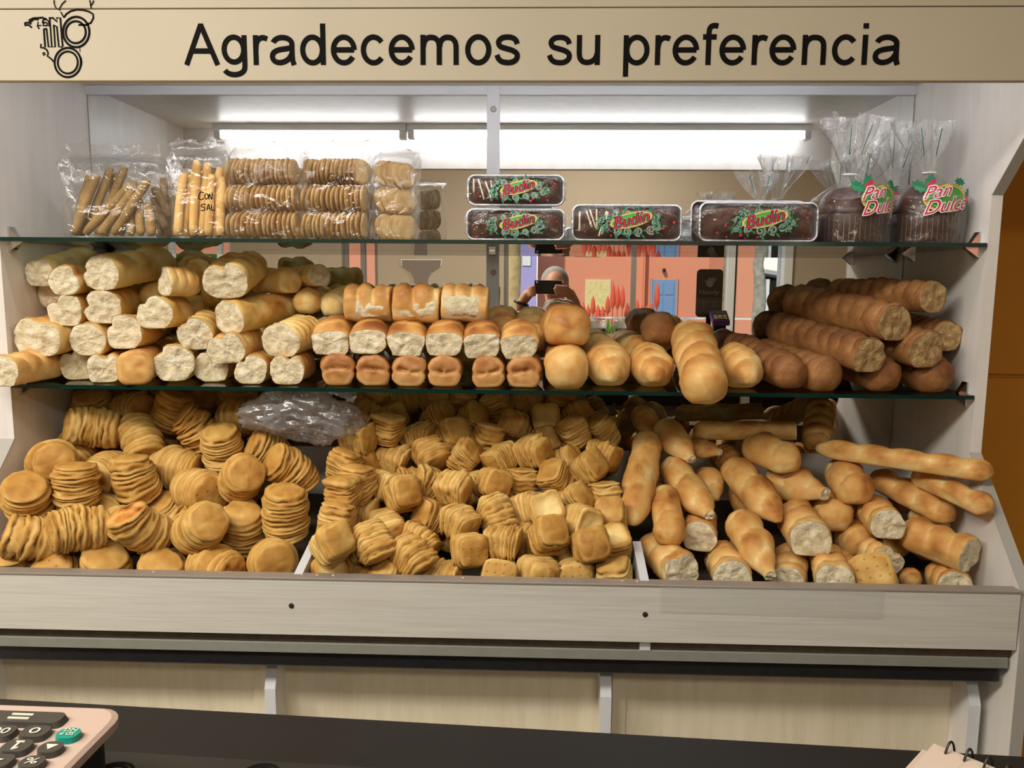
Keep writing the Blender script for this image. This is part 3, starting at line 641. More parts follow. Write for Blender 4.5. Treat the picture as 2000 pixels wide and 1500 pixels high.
def loaf_geo(L, r, seed, front='cut', back='round', rid=5, rdepth=.09, twist=.8, flat=.72, notch=None, bend=0, bump=.14, sq=2.1, asp=1.0, slant=0, base=.42, topbrown=.2, nu=40, nv=30, seam=0, jag=.14, dome=0):
    """front face centre at the origin, loaf runs along +Y"""
    N = nu; twist = max(1, round(twist)) if rid else 0
    ts = [.5-.5*math.cos(math.pi*i/(N-1)) for i in range(N)]
    ts = [.55*t+.45*i/(N-1) for i, t in enumerate(ts)]
    cuty = front in ('cut', 'tip')
    V = []; T = []; sd = seed*7.31
    jg = [jag*r*noise.noise(Vector((math.cos(a)*1.6, math.sin(a)*1.6, sd)))+jag*.5*r*noise.noise(Vector((math.cos(a)*5, math.sin(a)*5, sd))) for a in [2*math.pi*j/nv for j in range(nv)]]
    for i, t in enumerate(ts):
        y = t*L; e = min(end_profile(front, y, r), end_profile(back, L-y, r)); e = max(e, .03)
        for j in range(nv):
            a = 2*math.pi*j/nv; c, s = math.cos(a), math.sin(a)
            rho = (abs(c)**sq+abs(s)**sq)**(-1/sq)
            w = ss(-.25, .55, s)
            ph = rid*y/L + twist*a/(2*math.pi) + .13*noise.noise(Vector((y*9, c, sd)))
            rg = abs(math.sin(math.pi*ph))**.5 if rid else .75
            k = 1 + 1.7*rdepth*w*(rg-.75)*(min(1, y/(.6*r)+.25) if cuty else ss(0, .9*r, y))*ss(0, .9*r, L-y)
            ce, se = c*e, s*e; n1 = noise.noise(Vector((ce*1.1, y/r*.55, se*1.1+sd))); n2 = noise.noise(Vector((ce*3, y/r*1.7, se*3+sd)))
            n4 = noise.noise(Vector((ce*6, y/r*3.6, se*6+sd))); k *= 1+bump*n1+bump*.5*n2+bump*.22*n4
            if notch:
                d = (a-notch[0]+math.pi) % (2*math.pi)-math.pi
                k *= 1-notch[1]*math.exp(-(d/notch[2])**2)*(.35+.65*math.exp(-y/(2.2*r)))
            if seam and y < r*1.2: 
                k *= 1-seam*math.exp(-((s+.05)/.12)**2)*(1-y/(r*1.2))
            x = r*e*rho*k*c*asp; zz = r*e*rho*k*s
            if zz < -flat*r*e: zz = -flat*r*e+(zz+flat*r*e)*.18
            yy = y
            if dome and s > 0 and y < 1.1*r: zz *= 1-dome*(1-ss(0, 1.1*r, y)**.55)
            if cuty and y < 1.3*r: yy += jg[j]*(1-y/(1.3*r))*(e if front == 'tip' else 1)
            yy += slant*x*(1-y/L)
            x += bend*math.sin(math.pi*t)
            V.append((x, yy, zz)); T.append(base+topbrown*s*.6+.5*w*(rg-.7)*(1 if rdepth else 0)*(1 if cuty else ss(0, .9*r, y))+.36*n1+.2*n2+.08*n4-(.22*math.exp(-y/(.3*r)) if cuty else 0))
    F = []
    for i in range(N-1):
        for j in range(nv): F.append((i*nv+j, i*nv+(j+1) % nv, (i+1)*nv+(j+1) % nv, (i+1)*nv+j))
    F.append(tuple(range((N-1)*nv, N*nv)))
    if not cuty:
        ring = [Vector(V[j]) for j in range(nv)]; cen = sum(ring, Vector())/nv; prev = 0; R1 = max(p.z for p in ring)-cen.z+1e-6
        for fct in (.85, .68, .5, .32, .15):
            st_ = len(V)
            for j in range(nv):
                p = cen+(ring[j]-cen)*fct; q = Vector((p.x/r*2, p.z/r*2, sd)); nn = noise.noise(q)
                p.y += -.10*R1*(1-fct*fct)+.10*R1*nn*(1-fct**4)
                if seam: p.y += seam*2.2*r*math.exp(-((p.z/r-.10-.12*math.sin(p.x/r*2+sd))/.09)**2)*(1-fct**6)*(.6+.5*noise.noise(q*1.7))
                V.append(p[:]); T.append(base+.3*nn+(.25 if seam and p.z > .1*r else 0))
            for j in range(nv): F.append((prev+(j+1) % nv, prev+j, st_+j, st_+(j+1) % nv))
            prev = st_
        V.append((cen.x, cen.y-.10*R1, cen.z)); T.append(base)
        for j in range(nv): F.append((prev+(j+1) % nv, prev+j, len(V)-1))
    crumb = None
    if cuty:
        ring = [Vector(V[j]) for j in range(nv)]; cen = sum(ring, Vector())/nv; cv = []; ct = []
        fr = (.985, .93, .82, .66, .48, .3, .14)
        for k_, fct in enumerate(fr):
            for j in range(nv):
                p = cen+(ring[j]-cen)*fct; q = Vector((p.x/r*2.6, p.z/r*2.6, sd)); sp = math.sin(9*math.hypot(p.x, p.z)/r+math.atan2(p.z, p.x)+sd)
                p.y += r*(.10*noise.noise(q)+.07*noise.noise(q*2.7)+.03*sp)*(1-fct**6)+.02*r*(k_ == 0)
                cv.append(p); ct.append(.55+.45*noise.noise(q*1.5)+.12*sp)
        c0 = cen.copy(); cv.append(c0); ct.append(.5); cf = []
        for k_ in range(len(fr)-1):
            for j in range(nv): cf.append((k_*nv+j, (k_+1)*nv+j, (k_+1)*nv+(j+1) % nv, k_*nv+(j+1) % nv))
        m_ = (len(fr)-1)*nv
        for j in range(nv): cf.append((m_+j, len(cv)-1, m_+(j+1) % nv))
        crumb = (cv, cf, ct)
    return V, F, T, crumb
def loaf(name, F3, B3, r, label, cat='bread', group=None, mat=M_crust, cmat=M_crumb, seed=None, roll=0, **kw):
    F3 = Vector(F3); B3 = Vector(B3); ax = B3-F3; L = max(ax.length, r*1.4)
    loaf.n += 1; seed = seed if seed is not None else loaf.n
    V, Fc, T, cr = loaf_geo(L, r, seed, **kw)
    me = mesh('crust', V, Fc); set_tone(me, T); me.materials.append(mat)
    if cr:
        root = empty(name); place(root, F3, ax, roll=roll)
        o = bpy.data.objects.new('crust', me); C.objects.link(o); o.parent = root
        cm = mesh('crumb', cr[0], cr[1]); set_tone(cm, cr[2]); cm.materials.append(cmat)
        q = bpy.data.objects.new('crumb', cm); C.objects.link(q); q.parent = root; q['label'] = 'torn open crumb face'
    else:
        root = bpy.data.objects.new(name, me); C.objects.link(root); place(root, F3, ax, roll=roll)
    tag(root, label, cat, group); return root
loaf.n = 0
def px_r(px_w, P):   # pixel radius -> metres at point P
    return px_w*(P-CAM).dot(FX)/FPX
def bl(name, f, b, rpx, label, group=None, **kw):
    """loaf given by pixel + depth of its front and back ends, radius in pixels at the front"""
    F3 = atY(*f); B3 = atY(*b); rr_ = px_r(rpx, F3); ym = kw.pop('ymax', None)
    if ym and B3.y > ym: B3 = F3+(B3-F3)*((ym-F3.y)/(B3.y-F3.y))
    for q in (F3, B3):
        zr = q.z-CZ; py_ = 1.762 if zr > -.37 else 1.762-(min(-.37-zr, .234))*.94
        if q.y > py_-.01: q.x = min(max(q.x, XL+rr_*1.0), XR-rr_*1.0)
        if name != 'long_loaf' and q.y > 1.76: q.z = max(q.z, S2T+rr_*kw.get('flat', .72)*.99)
    return loaf(name, F3, B3, rr_, label, group=group, **kw)

SPH = {}
def biscuit_mesh(name, n_exp, half, h, K, seed, bend=0, top='docked', fan=.5):
    rr = random.Random(seed); nv = 44; V = []; T = []; sd = seed*3.7
    th = [rr.uniform(.6, 1.5) for _ in range(K)]; s_ = sum(th); th = [t*h/s_ for t in th]
    rho = []
    for j in range(nv):
        a = 2*math.pi*j/nv; c, s = math.cos(a), math.sin(a); q = (abs(c)**n_exp+abs(s)**n_exp)**(-1/n_exp)
        rho.append((c*q, s*q))
    zc = -h/2; info = []
    for k in range(K):
        info.append((half*(1+rr.uniform(-.07, .06)), rr.uniform(-.06, .06)*half, rr.uniform(-.06, .06)*half, rr.uniform(.80, .95), rr.uniform(-.12, .12), rr.uniform(-.1, .1)))
    def ring(zz, rk, ox, oy, tone, k, t, wav, rot, gr=0):
        cr, sr = math.cos(rot), math.sin(rot)
        for j in range(nv):
            cx, cy = rho[j]; nn = noise.noise(Vector((cx*1.5, cy*1.5, k*.83+sd))); n3 = noise.noise(Vector((cx*4, cy*4, k*1.7+sd)))
            g_ = gr*(.25+1.1*ss(-.35, .35, noise.noise(Vector((cx*1.3+5, cy*1.3, k*2.1+sd)))))
            rad = rk*(1+.04*nn+.03*n3-g_); X = ox+(cx*cr-cy*sr)*rad; Y = oy+(cx*sr+cy*cr)*rad
            V.append((X, Y, zz+wav*(.9*nn+.5*n3))); T.append(tone+.16*nn+.1*n3+1.2*g_)  # grooves between layers get a darker tone, shade put into the colour
    def barrel(zz): return 1.03-(.15 if n_exp < 3 else .09)*abs(2*zz/h)**3
    for k in range(K):
        rk, ox, oy, g, dt, rot = info[k]; t = th[k]; m = barrel(zc+t/2)
        pr = info[k-1] if k else info[0]
        if k: ring(zc, (rk+pr[0])/2*barrel(zc), (ox+pr[1])/2, (oy+pr[2])/2, .40, k, t, t*.6, (rot+pr[5])/2, 1.05-g)
        else: ring(zc, rk*.80, ox, oy, .5, k, t, t*.1, rot)
        ring(zc+.25*t, rk*.995*m, ox, oy, .32+dt, k+.3, t, t*.6, rot); ring(zc+.75*t, rk*m, ox, oy, .36+dt, k+.3, t, t*.6, rot)
        zc += t
    ring(h/2, info[-1][0]*.80, info[-1][1], info[-1][2], .46, K, th[-1], th[-1]*.2, info[-1][5])
    NR = len(V)//nv; F = []; MI = []
    for i in range(NR-1):
        for j in range(nv): F.append((i*nv+j, i*nv+(j+1) % nv, (i+1)*nv+(j+1) % nv, (i+1)*nv+j)); MI.append(0)
    UV = {}
    for side in (0, 1):
        b0 = (NR-1)*nv if side else 0; prev = b0; rim = [Vector(V[b0+j]) for j in range(nv)]; cen = sum(rim, Vector())/nv
        ktop = top if side else 'plain'
        for fct in (.9, .72, .48, .24):
            st_ = len(V)
            for j in range(nv):
                p = cen+(rim[j]-cen)*fct; dz = .0055*(1-fct*fct)*(1 if side else -1)
                if ktop == 'dish': dz = -.007*(1-fct**2)+.002*noise.noise(Vector((p.x*90, p.y*90, sd)))
                p.z += dz+.0022*noise.noise(Vector((p.x*60, p.y*60, sd+side))); V.append(p[:])
                tn = .5+.22*noise.noise(Vector((p.x*35, p.y*35, sd+side)))
                if ktop == 'dish': tn = .4*fct**2-.08
                if ktop == 'scorch': tn = .52+.5*noise.noise(Vector((p.x*40+3, p.y*40, sd)))
                T.append(tn)
            for j in range(nv):
                q = (prev+j, prev+(j+1) % nv, st_+(j+1) % nv, st_+j); F.append(q if side else q[::-1]); MI.append(1 if side else 2)
            prev = st_
        ci = len(V); V.append((cen.x, cen.y, cen.z+(.0035 if side else -.0035)*(1 if ktop != 'dish' else -2))); T.append(.05 if ktop == 'dish' else .5)
        for j in range(nv):
            q = (prev+j, prev+(j+1) % nv, ci); F.append(q if side else q[::-1]); MI.append(1 if side else 2)
    uvs = [(v[0]/half*.5+.5, v[1]/half*.5+.5) for v in V]
    if abs(bend) > 1e-3:
        W_ = []
        Rb = h/bend
        for x, y, zz in V:
            a = zz/h*bend; W_.append((x, (y+Rb)*math.cos(a)-Rb, (y+Rb)*math.sin(a)))
        V = W_
    me = mesh(name, V, F); set_tone(me, T); me.polygons.foreach_set('material_index', MI)
    q_ = .019 if n_exp < 3 else .015; sp = [(0, 0, zz_, half*.62) for zz_ in (-h*.2, 0, h*.2)]   # stand-in spheres used when the heap is settled
    for zz_, kk in ((-h/2+q_-.001, .97), (0, 1.09), (h/2-q_+.001, .97)):
        for a in range(8):
            c, s = math.cos(a*.7854), math.sin(a*.7854); e_ = (abs(c)**n_exp+abs(s)**n_exp)**(-1/n_exp); sp.append((c*(half*kk*e_-q_*(1 if a % 2 == 0 or n_exp < 3 else 1.2)), s*(half*kk*e_-q_*(1 if a % 2 == 0 or n_exp < 3 else 1.2)), zz_, q_))
    if abs(bend) > 1e-3: sp = [(x, (y+h/bend)*math.cos(zz/h*bend)-h/bend, (y+h/bend)*math.sin(zz/h*bend), r) for x, y, zz, r in sp]
    SPH[(me.name,)] = (np.array(sp)[:, :3], np.array(sp)[:, 3])
    ul = me.uv_layers.new(name='UVMap'); li = np.zeros(len(me.loops), dtype=int); me.loops.foreach_get('vertex_index', li)
    ul.data.foreach_set('uv', np.array(uvs)[li].ravel())
    for m in (M_bis, {'docked': M_biscap, 'dish': M_bisplain, 'scorch': M_scorch, 'plain': M_bisplain}[top], M_bisplain): me.materials.append(m)
    return me

# ------------------------------------------------------------------ layered biscuits heaped in the bin
def place_z(o, origin, axis, roll=0):
    zv = Vector(axis).normalized(); up = Vector((0, 0, 1)) if abs(zv.z) < .8 else Vector((0, -1, 0))
    x = up.cross(zv).normalized(); y = zv.cross(x)
    m = Matrix((x, y, zv)).transposed() @ Matrix.Rotation(roll, 3, 'Z'); o.rotation_euler = m.to_euler(); o.location = origin
BM = {}
def bmesh_for(shape, top, bc, var):
    k = (shape, top, bc, var)
    if k not in BM:
        sd = len(BM)+3; rr = random.Random(sd)
        if shape == 'round': BM[k] = biscuit_mesh('round_biscuit', 2.0, .0515, .118*rr.uniform(.9, 1.1), rr.choice([9, 10, 11, 12, 13]), sd, bc*1.0, top)
        else: BM[k] = biscuit_mesh('square_biscuit', 4.6, .0355, .073*rr.uniform(.9, 1.1), rr.choice([8, 9, 10, 11]), sd, bc*1.1, top)
    return BM[k]
def pile_point(px, py, off=0):
    d = ray(px, py); t = (-.60-1.6*.6+off)/(d.z-.6*d.y)
    Y = max(d.y*t, 1.612); return Y
# (zoom x, zoom y, axis, face kind, bend, own label)
RND = [
 (110, 560, (.5, -.75, .25), 'p', 0, None), (400, 480, (.1, -.82, -.5), 's', .3, 'round layered biscuit with a brown-spotted base, by the side panel'),
 (660, 560, (0, -.96, -.1), 's', 0, 'round biscuit with one reddish burnt patch on its face'), (650, 340, (-.85, -.5, .2), 'p', .4, None),
 (890, 370, (.5, -.5, -.65), 'p', .5, None), (590, 170, (.25, -.1, .95), 'p', 1, 'round layered biscuit fanned open high against the side panel'),
 (1250, 270, (-.45, -.3, .85), 'p', .6, 'flaky round biscuit with jagged tilted layers behind the tall domed one'), (1420, 410, (.05, -.35, .95), 'p', .2, 'round biscuit with a tall domed top, resting on a dimpled one'),
 (1120, 510, (.9, -.35, -.1), 'p', .8, None), (1350, 680, (.78, -.62, .05), 'd', .1, 'large round biscuit with a smooth dimpled face'),
 (910, 650, (-.15, -.3, .95), 'p', .7, 'round biscuit with bulging sides, leaning on the burnt-patched one'), (490, 720, (.05, -.12, 1), 'p', .3, 'pale round biscuit with a flared flat top, standing upright'),
 (230, 820, (-.9, -.35, .2), 'p', .9, None), (60, 860, (.2, -.5, .85), 'p', .3, None), (40, 1130, (.3, -.4, .85), 'p', .3, None),
 (450, 1040, (-.78, -.6, .1), 'd', .2, 'plump round biscuit with a pale dimpled end, on the front row'), (780, 970, (1, -.25, .05), 'p', .2, None),
 (1050, 870, (-.55, -.35, .75), 'p', .6, None), (1190, 1000, (-.6, -.35, .7), 'p', .7, None), (930, 1080, (-.45, -.55, .7), 's', .9, 'twisted round biscuit with a dark scorched top, front row'),
 (1380, 1170, (.82, -.58, 0), 's', .4, 'round biscuit with a dark toasted end, front row'), (1550, 930, (.15, -.3, .95), 'p', .4, None), (1830, 820, (.02, -.2, 1), 'p', .2, None),
 (1730, 500, (-.6, -.45, .65), 'p', .6, None), (1840, 590, (-.55, -.45, .7), 'p', .6, None), (1770, 1150, (.35, -.8, .35), 'p', .7, 'browner round biscuit wedged at the bin divider'),
 (180, 1140, (-.7, -.55, .4), 'p', .5, None), (320, 1230, (-.1, -.6, .8), 'd', .2, None), (670, 1230, (.1, -.4, .9), 'p', .6, None), (1010, 1225, (.2, -.4, .9), 'p', .4, None),
 (1330, 1040, (.6, -.5, .5), 'p', .4, None), (1600, 290, (.95, -.2, .1), 'p', .7, None), (1700, 410, (.3, -.4, .85), 'p', .4, None), (800, 200, (.9, -.3, .3), 'p', .8, None),
 (1070, 230, (.5, -.3, .8), 'p', .5, None), (690, 830, (.3, -.8, .4), 'p', .3, None), (1610, 620, (.4, -.7, .4), 'p', .3, None), (130, 1010, (.2, -.7, .6), 'p', .3, None),
 (1500, 110, (.2, -.4, .9), 'p', .3, None), (1000, 110, (.5, -.4, .7), 'p', .5, None), (1280, 120, (.7, -.4, .5), 'p', .5, None), (760, 110, (.3, -.3, .9), 'p', .5, None),
]
SQ = [
 (170, 360, (.92, -.38, .1), 'p', .2, None), (225, 510, (0, -.2, 1), 'p', .5, None), (60, 460, (.2, -.35, .95), 'p', .7, None), (60, 590, (0, -.2, 1), 'p', .4, None),
 (420, 360, (.7, -.35, .5), 'p', .8, None), (335, 430, (.6, -.45, .6), 'p', .5, None), (540, 260, (.1, -.25, 1), 'p', .4, None), (590, 390, (.95, -.3, .1), 'p', .9, 'square biscuit split open like a fan'),
 (720, 270, (.92, -.3, .2), 'p', .8, None), (815, 410, (.55, -.65, -.5), 'p', .2, 'square biscuit with a plain brown face tipped downward'), (910, 260, (.35, -.5, .8), 'p', .5, 'square biscuit with a slab-like top layer, near the glass shelf'),
 (985, 430, (.55, -.35, .65), 'p', .4, None), (1075, 300, (.4, -.3, .85), 'p', 1, None), (1200, 410, (-.6, -.72, -.25), 'd', .3, 'square biscuit with its dimpled face toward the round biscuits'),
 (1260, 240, (-.25, -.75, .6), 'd', .3, None), (1390, 220, (0, -.92, .3), 'w', 0, 'square biscuit with a pale hollow face up near the mirror'), (1430, 310, (.3, -.5, .7), 'p', .6, None),
 (1380, 385, (.7, -.65, .1), 'p', .2, None), (1290, 530, (.15, -.2, .97), 'p', .7, None), (1470, 520, (-.5, -.35, .8), 'p', .3, None), (1560, 290, (-.3, -.4, .8), 'p', .4, None),
 (1640, 470, (.5, -.6, .5), 'p', .3, None), (1550, 430, (.6, -.3, .6), 'p', .4, None), (1750, 410, (.8, -.6, -.1), 'p', .2, None), (1730, 580, (0, -.2, 1), 'p', .7, 'square biscuit standing flaky and upright beside the tall leaning loaf'),
 (515, 570, (.72, -.7, 0), 'd', .2, 'square biscuit with a dimpled face toward the loaves, halfway up'), (390, 550, (.5, -.6, .4), 'p', .3, None), (680, 530, (-.82, -.5, .15), 'p', .3, None), (775, 570, (-.7, -.4, .6), 'p', .9, None),
 (890, 590, (.92, -.35, 0), 'p', .4, None), (1045, 570, (-.6, -.76, -.1), 'd', .2, 'golden square biscuit balanced dimpled on one corner'), (1160, 570, (.4, -.8, .2), 'p', .3, None),
 (240, 690, (.15, -.35, .92), 'p', 1, None), (380, 710, (1, -.25, 0), 'p', .1, 'square biscuit set on edge with straight upright layers'), (545, 740, (.55, -.8, -.2), 's', .2, None), (770, 690, (-.6, -.55, .45), 'p', .3, None),
 (980, 720, (.66, -.62, -.25), 'p', .3, 'square biscuit with a plain toasted face turned to the bin divider'), (1160, 720, (.4, -.4, -.7), 'p', .9, None), (735, 820, (.8, -.35, -.4), 'p', .5, None), (665, 970, (.75, -.45, -.45), 'p', .6, None),
 (125, 850, (.5, -.6, .55), 'p', .5, None), (245, 1000, (.2, -.78, .55), 'w', 0, 'square biscuit with a pale hollow face at the front board'), (390, 900, (.6, -.5, .5), 'p', .7, None), (500, 910, (.5, -.5, -.6), 'p', .5, None),
 (280, 860, (.2, -.8, .3), 'p', .3, None), (540, 1035, (-.4, -.5, .75), 'p', .3, None), (850, 1010, (.92, -.3, .1), 'p', .5, None), (1000, 930, (.4, -.86, .2), 'd', .1, 'large square biscuit with many dimples, leaning in the front row'),
 (1170, 1015, (.05, -.9, .35), 'd', .1, 'pale square biscuit with dimples, in the front row'), (1160, 880, (1, -.2, 0), 'p', .3, None), (1390, 1005, (.42, -.9, .05), 'd', .3, 'deep golden square biscuit with dimples, beside the browned one'),
 (1595, 1010, (0, -1, .05), 'd', 0, 'browned square biscuit facing straight out with dimples'), (1420, 730, (0, -.82, .55), 'w', .1, 'square biscuit with a creamy hollow face in mid heap'), (1330, 650, (.8, -.4, .4), 'p', .5, None),
 (1310, 820, (.92, -.35, -.1), 'p', .3, None), (1520, 860, (.6, -.35, -.65), 'p', .9, 'square biscuit with spread pale layers like an open book'), (1560, 660, (.5, -.45, .7), 'p', .5, None),
 (1650, 770, (.5, -.82, .15), 'w', .2, None), (1815, 720, (-.2, -.6, .75), 'p', .4, None), (1830, 860, (0, -.6, .8), 'w', .2, 'square biscuit with a pale hollow top, by the metal divider'), (1680, 900, (.1, -.8, .4), 'p', .2, None),
 (1800, 1010, (-.3, -.45, .85), 'p', .8, 'pale square biscuit with slumped layers, front row at the divider'), (640, 640, (.5, -.6, .5), 'p', .4, None),
 (500, 120, (.3, -.4, .8), 'p', .4, None), (680, 130, (.7, -.4, .5), 'p', .5, None), (840, 110, (.3, -.5, .7), 'p', .5, None), (1000, 190, (.6, -.4, .6), 'p', .4, None), (940, 110, (.2, -.5, .8), 'p', .5, None),
 (1170, 140, (-.4, -.4, .8), 'p', .6, None), (1340, 130, (.7, -.4, .5), 'p', .5, None), (1500, 110, (.3, -.4, .8), 'p', .5, None), (1550, 200, (.5, -.4, .7), 'p', .5, None), (1690, 270, (-.4, -.4, .8), 'p', .5, None),
 (560, 185, (.6, -.5, .6), 'p', .5, None), (880, 185, (.7, -.3, .6), 'p', .5, None), (370, 180, (-.6, -.4, .5), 'p', .2, None), (1420, 860, (.3, -.6, .6), 'p', .3, None), (410, 1040, (.2, -.7, .5), 'p', .3, None),
]
TOPS = {'p': 'plain', 'd': 'docked', 's': 'scorch', 'w': 'dish'}
items = []
for shape, lst, fx, fy, ox, oy in (('round', RND, .3, .3, 0, 740), ('square', SQ, .365, .365, 550, 740)):
    for n_, (a, b, ax, tp, bd, lb) in enumerate(lst):
        items.append(dict(s=shape, px=ox+a*fx, py=oy+b*fy, ax=ax, t=TOPS[tp], b=bd, lb=lb, fill=False, R=.060 if shape == 'round' else .0435, n=n_, off=0))
rr = random.Random(21)
for shape, xs_, R in (('round', range(40, 560, 105), .060), ('square', range(640, 1240, 84), .0435)):
    for py in range(830, 1080, 84 if shape == 'round' else 72):
        for x in xs_:
            items.append(dict(s=shape, px=x+rr.uniform(-18, 18), py=py+rr.uniform(-14, 14), ax=(rr.uniform(-1, 1), rr.uniform(-1, -.2), rr.uniform(-.6, 1)), t='plain', b=rr.choice([.2, .4, .7]), lb=None, fill=True, R=R, n=0, off=-.115))
DIV = [atY(585, 1122, 1.56).x, atY(1258, 1130, 1.56).x]
for it in items:
    d = ray(it['px'], it['py']); Y = pile_point(it['px'], it['py'], it['off']); it['Y0'] = Y; it['p0'] = np.array(CAM+d*(Y/d.y)); it['p'] = it['p0'].copy(); it['d'] = np.array(d.normalized())
PP = np.array([it['p'] for it in items]); P0 = PP.copy(); DD = np.array([it['d'] for it in items]); RR = np.array([it['R'] for it in items]); FL = np.array([it['fill'] for it in items])
FR = np.array([(not it['fill']) and it['py'] > 1078 for it in items]); WT = np.where(FL, 1.0, np.where(FR, .2, .45)); RS = np.array([it['s'] == 'round' for it in items])
for step in range(240):
    df = PP[:, None]-PP[None]; ds = np.linalg.norm(df, axis=2)+np.eye(len(PP))*9; mn = .97*(RR[:, None]+RR[None]); ov = np.clip(mn-ds, 0, None)
    push = (df/ds[..., None])*ov[..., None]*.22; PP = PP+push.sum(1)*WT[:, None]
    e = PP-P0; al = (e*DD).sum(1); lat = e-DD*al[:, None]; ln = np.linalg.norm(lat, axis=1); cap = np.where(FL, .04, np.where(FR, .010, .016))
    lat *= np.minimum(1, cap/np.maximum(ln, 1e-9))[:, None]; al = np.clip(al, np.where(FL, -.01, np.where(FR, -.02, -.06)), np.where(FL, .24, np.where(FR, .012, .13))); PP = P0+lat+DD*al[:, None]
    PP[:, 1] = np.clip(PP[:, 1], 1.556+RR*1.12, 2.14-RR*1.12)
    lo = CZ-.735+(PP[:, 1]-1.551)*.222+RR*1.1; PP[:, 2] = np.maximum(PP[:, 2], lo)
    PP[:, 0] = np.where(RS, np.clip(PP[:, 0], XL+RR*1.15, DIV[0]-.009-RR*1.1), np.clip(PP[:, 0], DIV[0]+.009+RR*1.1, DIV[1]-.009-RR*1.1))
    PP[:, 2] = np.minimum(PP[:, 2], z(Z2)-.006-RR*.98)
NICK = []
for it, p in zip(items, PP):
    it['p'] = Vector(p)
    if it['lb']: NICK.append((it['p'], it['lb'].split(' biscuit ')[1] if ' biscuit ' in it['lb'] else it['lb'], it['s']))
def short(t): 
    w = t.replace(',', '').split(); return ' '.join(w[:7])
used_lb = {}
for it in items:
    p = it['p']
    if it['fill'] and any((not q['fill']) and (q['p']-p).length < .93*(q['R']+it['R']) for q in items): continue
    me = bmesh_for(it['s'], it['t'], it['b'], 0 if it['fill'] else it['n'] % 3)
    nm = it['s']+'_biscuit'; o = bpy.data.objects.new(nm, me); C.objects.link(o)
    place_z(o, p, it['ax'], rr.uniform(-.5, .5) if it['s'] == 'square' else rr.uniform(0, 6.28))
    s_ = rr.uniform(.95, 1.03)*(.99 if it['s'] == 'square' else .95); o.scale = (s_, s_, s_)
    A = Vector(it['ax']).normalized()
    how = 'upright' if A.z > .75 else ('face-out' if A.y < -.62 else ('tilted' if abs(A.z) > .35 else 'sideways'))
    best = min((n for n in NICK if n[2] == it['s']), key=lambda n: (n[0]-p).length)
    dz = p.z-best[0].z; rel = 'above' if dz > .03 else ('below' if dz < -.03 else 'beside')
    lb = it['lb'] or f"{how} {it['s']} layered biscuit {rel} the one {short(best[1])}"
    if it['fill']: lb = f"{it['s']} layered biscuit half buried deep in the heap"
    tag(o, lb, 'biscuit', it['s']+' biscuits heaped in the bin')
# one stray square biscuit among the loaves
o = bpy.data.objects.new('square_biscuit', bmesh_for('square', 'docked', 0, 1)); C.objects.link(o); place_z(o, atY(1706, 1116, 1.625), (-.35, -.85, .45), .35); o.scale = (1.12,)*3
tag(o, 'stray pale square biscuit lying among the long loaves in the bin', 'biscuit', 'square biscuits heaped in the bin')

# ------------------------------------------------------------------ long loaves in the bin
GB = 'long loaves in the bin'
def Yp(px, py, off=0): return pile_point(px, py, off)
def bin_loaf(f, b, rpx, label, df=0, db=0, **kw):
    kw.setdefault('mat', M_crust2)
    Yf = Yp(*f)+df; Yb = Yp(*b)+db
    return bl('long_loaf', (f[0], f[1], Yf), (b[0], b[1], max(Yb, Yf+.02)), rpx, label, GB, **kw)
N_ = dict(front='nub', rid=3, rdepth=.2, twist=.8); Cc = dict(front='cut', rid=3, rdepth=.17)
bin_loaf((1238, 1020), (1270, 846), 33, 'tall loaf leaning upright at the metal divider', front='long', rid=2, rdepth=.14, df=.02, db=.02)
bin_loaf((1386, 1010), (1305, 905), 32, 'loaf with a small cut tip, pointing down between two torn loaves', db=.1, front='tip', rid=3, rdepth=.14)
bin_loaf((1519, 1012), (1425, 905), 33, 'loaf with a knotted nub end, sloping down beside the cut oval loaf', db=.1, **N_)
bin_loaf((1612, 958), (1500, 930), 38, 'loaf with a small pale cut end below the oval roll', db=.12, front='tip', rid=3, rdepth=.08)
bin_loaf((1560, 915), (1462, 868), 35, 'plump oval roll with a pale split on top of the loaves', df=-.02, db=.04, front='round', rid=2, rdepth=.14)
bin_loaf((1680, 972), (1632, 905), 36, 'knobbly twisted roll beside the oval loaf', db=.05, front='round', rid=2, rdepth=.2, twist=1.2)
bin_loaf((1950, 921), (1600, 876), 23, 'long thin loaf with wavy slashes reaching past the side panel', df=-.17, db=-.0, front='round', back='long', rid=5, rdepth=.2, bump=.05)
bin_loaf((1868, 1008), (1706, 925), 27, 'wavy slashed thin loaf below the longest one', db=.08, front='round', rid=4, rdepth=.2)
bin_loaf((1942, 990), (1790, 925), 23, 'thin loaf with a ringed tip against the side panel', df=-.13, db=.0, front='round', rid=3, rdepth=.16)
bin_loaf((1896, 1030), (1775, 1000), 23, 'thin flat loaf under the wavy slashed loaf', df=.06, db=.1, front='round', rid=3, rdepth=.1)
bin_loaf((1920, 1083), (1760, 1030), 39, 'thick loaf with a wide torn end by the side panel', df=.0, db=.06, **Cc)
bin_loaf((1734, 1022), (1690, 985), 33, 'short loaf with a round torn end in the middle of the loaf heap', df=-.01, db=.12, **Cc)
bin_loaf((1645, 1012), (1615, 970), 37, 'whole brown loaf end tucked between two torn loaves', df=.05, db=.14, front='round', rid=2, rdepth=.12)
bin_loaf((1585, 1052), (1545, 1000), 40, 'fat loaf with a broad torn face below the cut-tip loaf', df=-.01, db=.14, **Cc)
bin_loaf((1505, 1120), (1440, 1000), 36, 'long loaf with a small cut tip resting at the bin board', df=-.01, db=.03, front='tip', rid=3, rdepth=.14)
bin_loaf((1303, 1052), (1288, 950), 31, 'browner whole loaf standing beside the metal divider', df=.0, db=.05, front='round', rid=2, rdepth=.16)
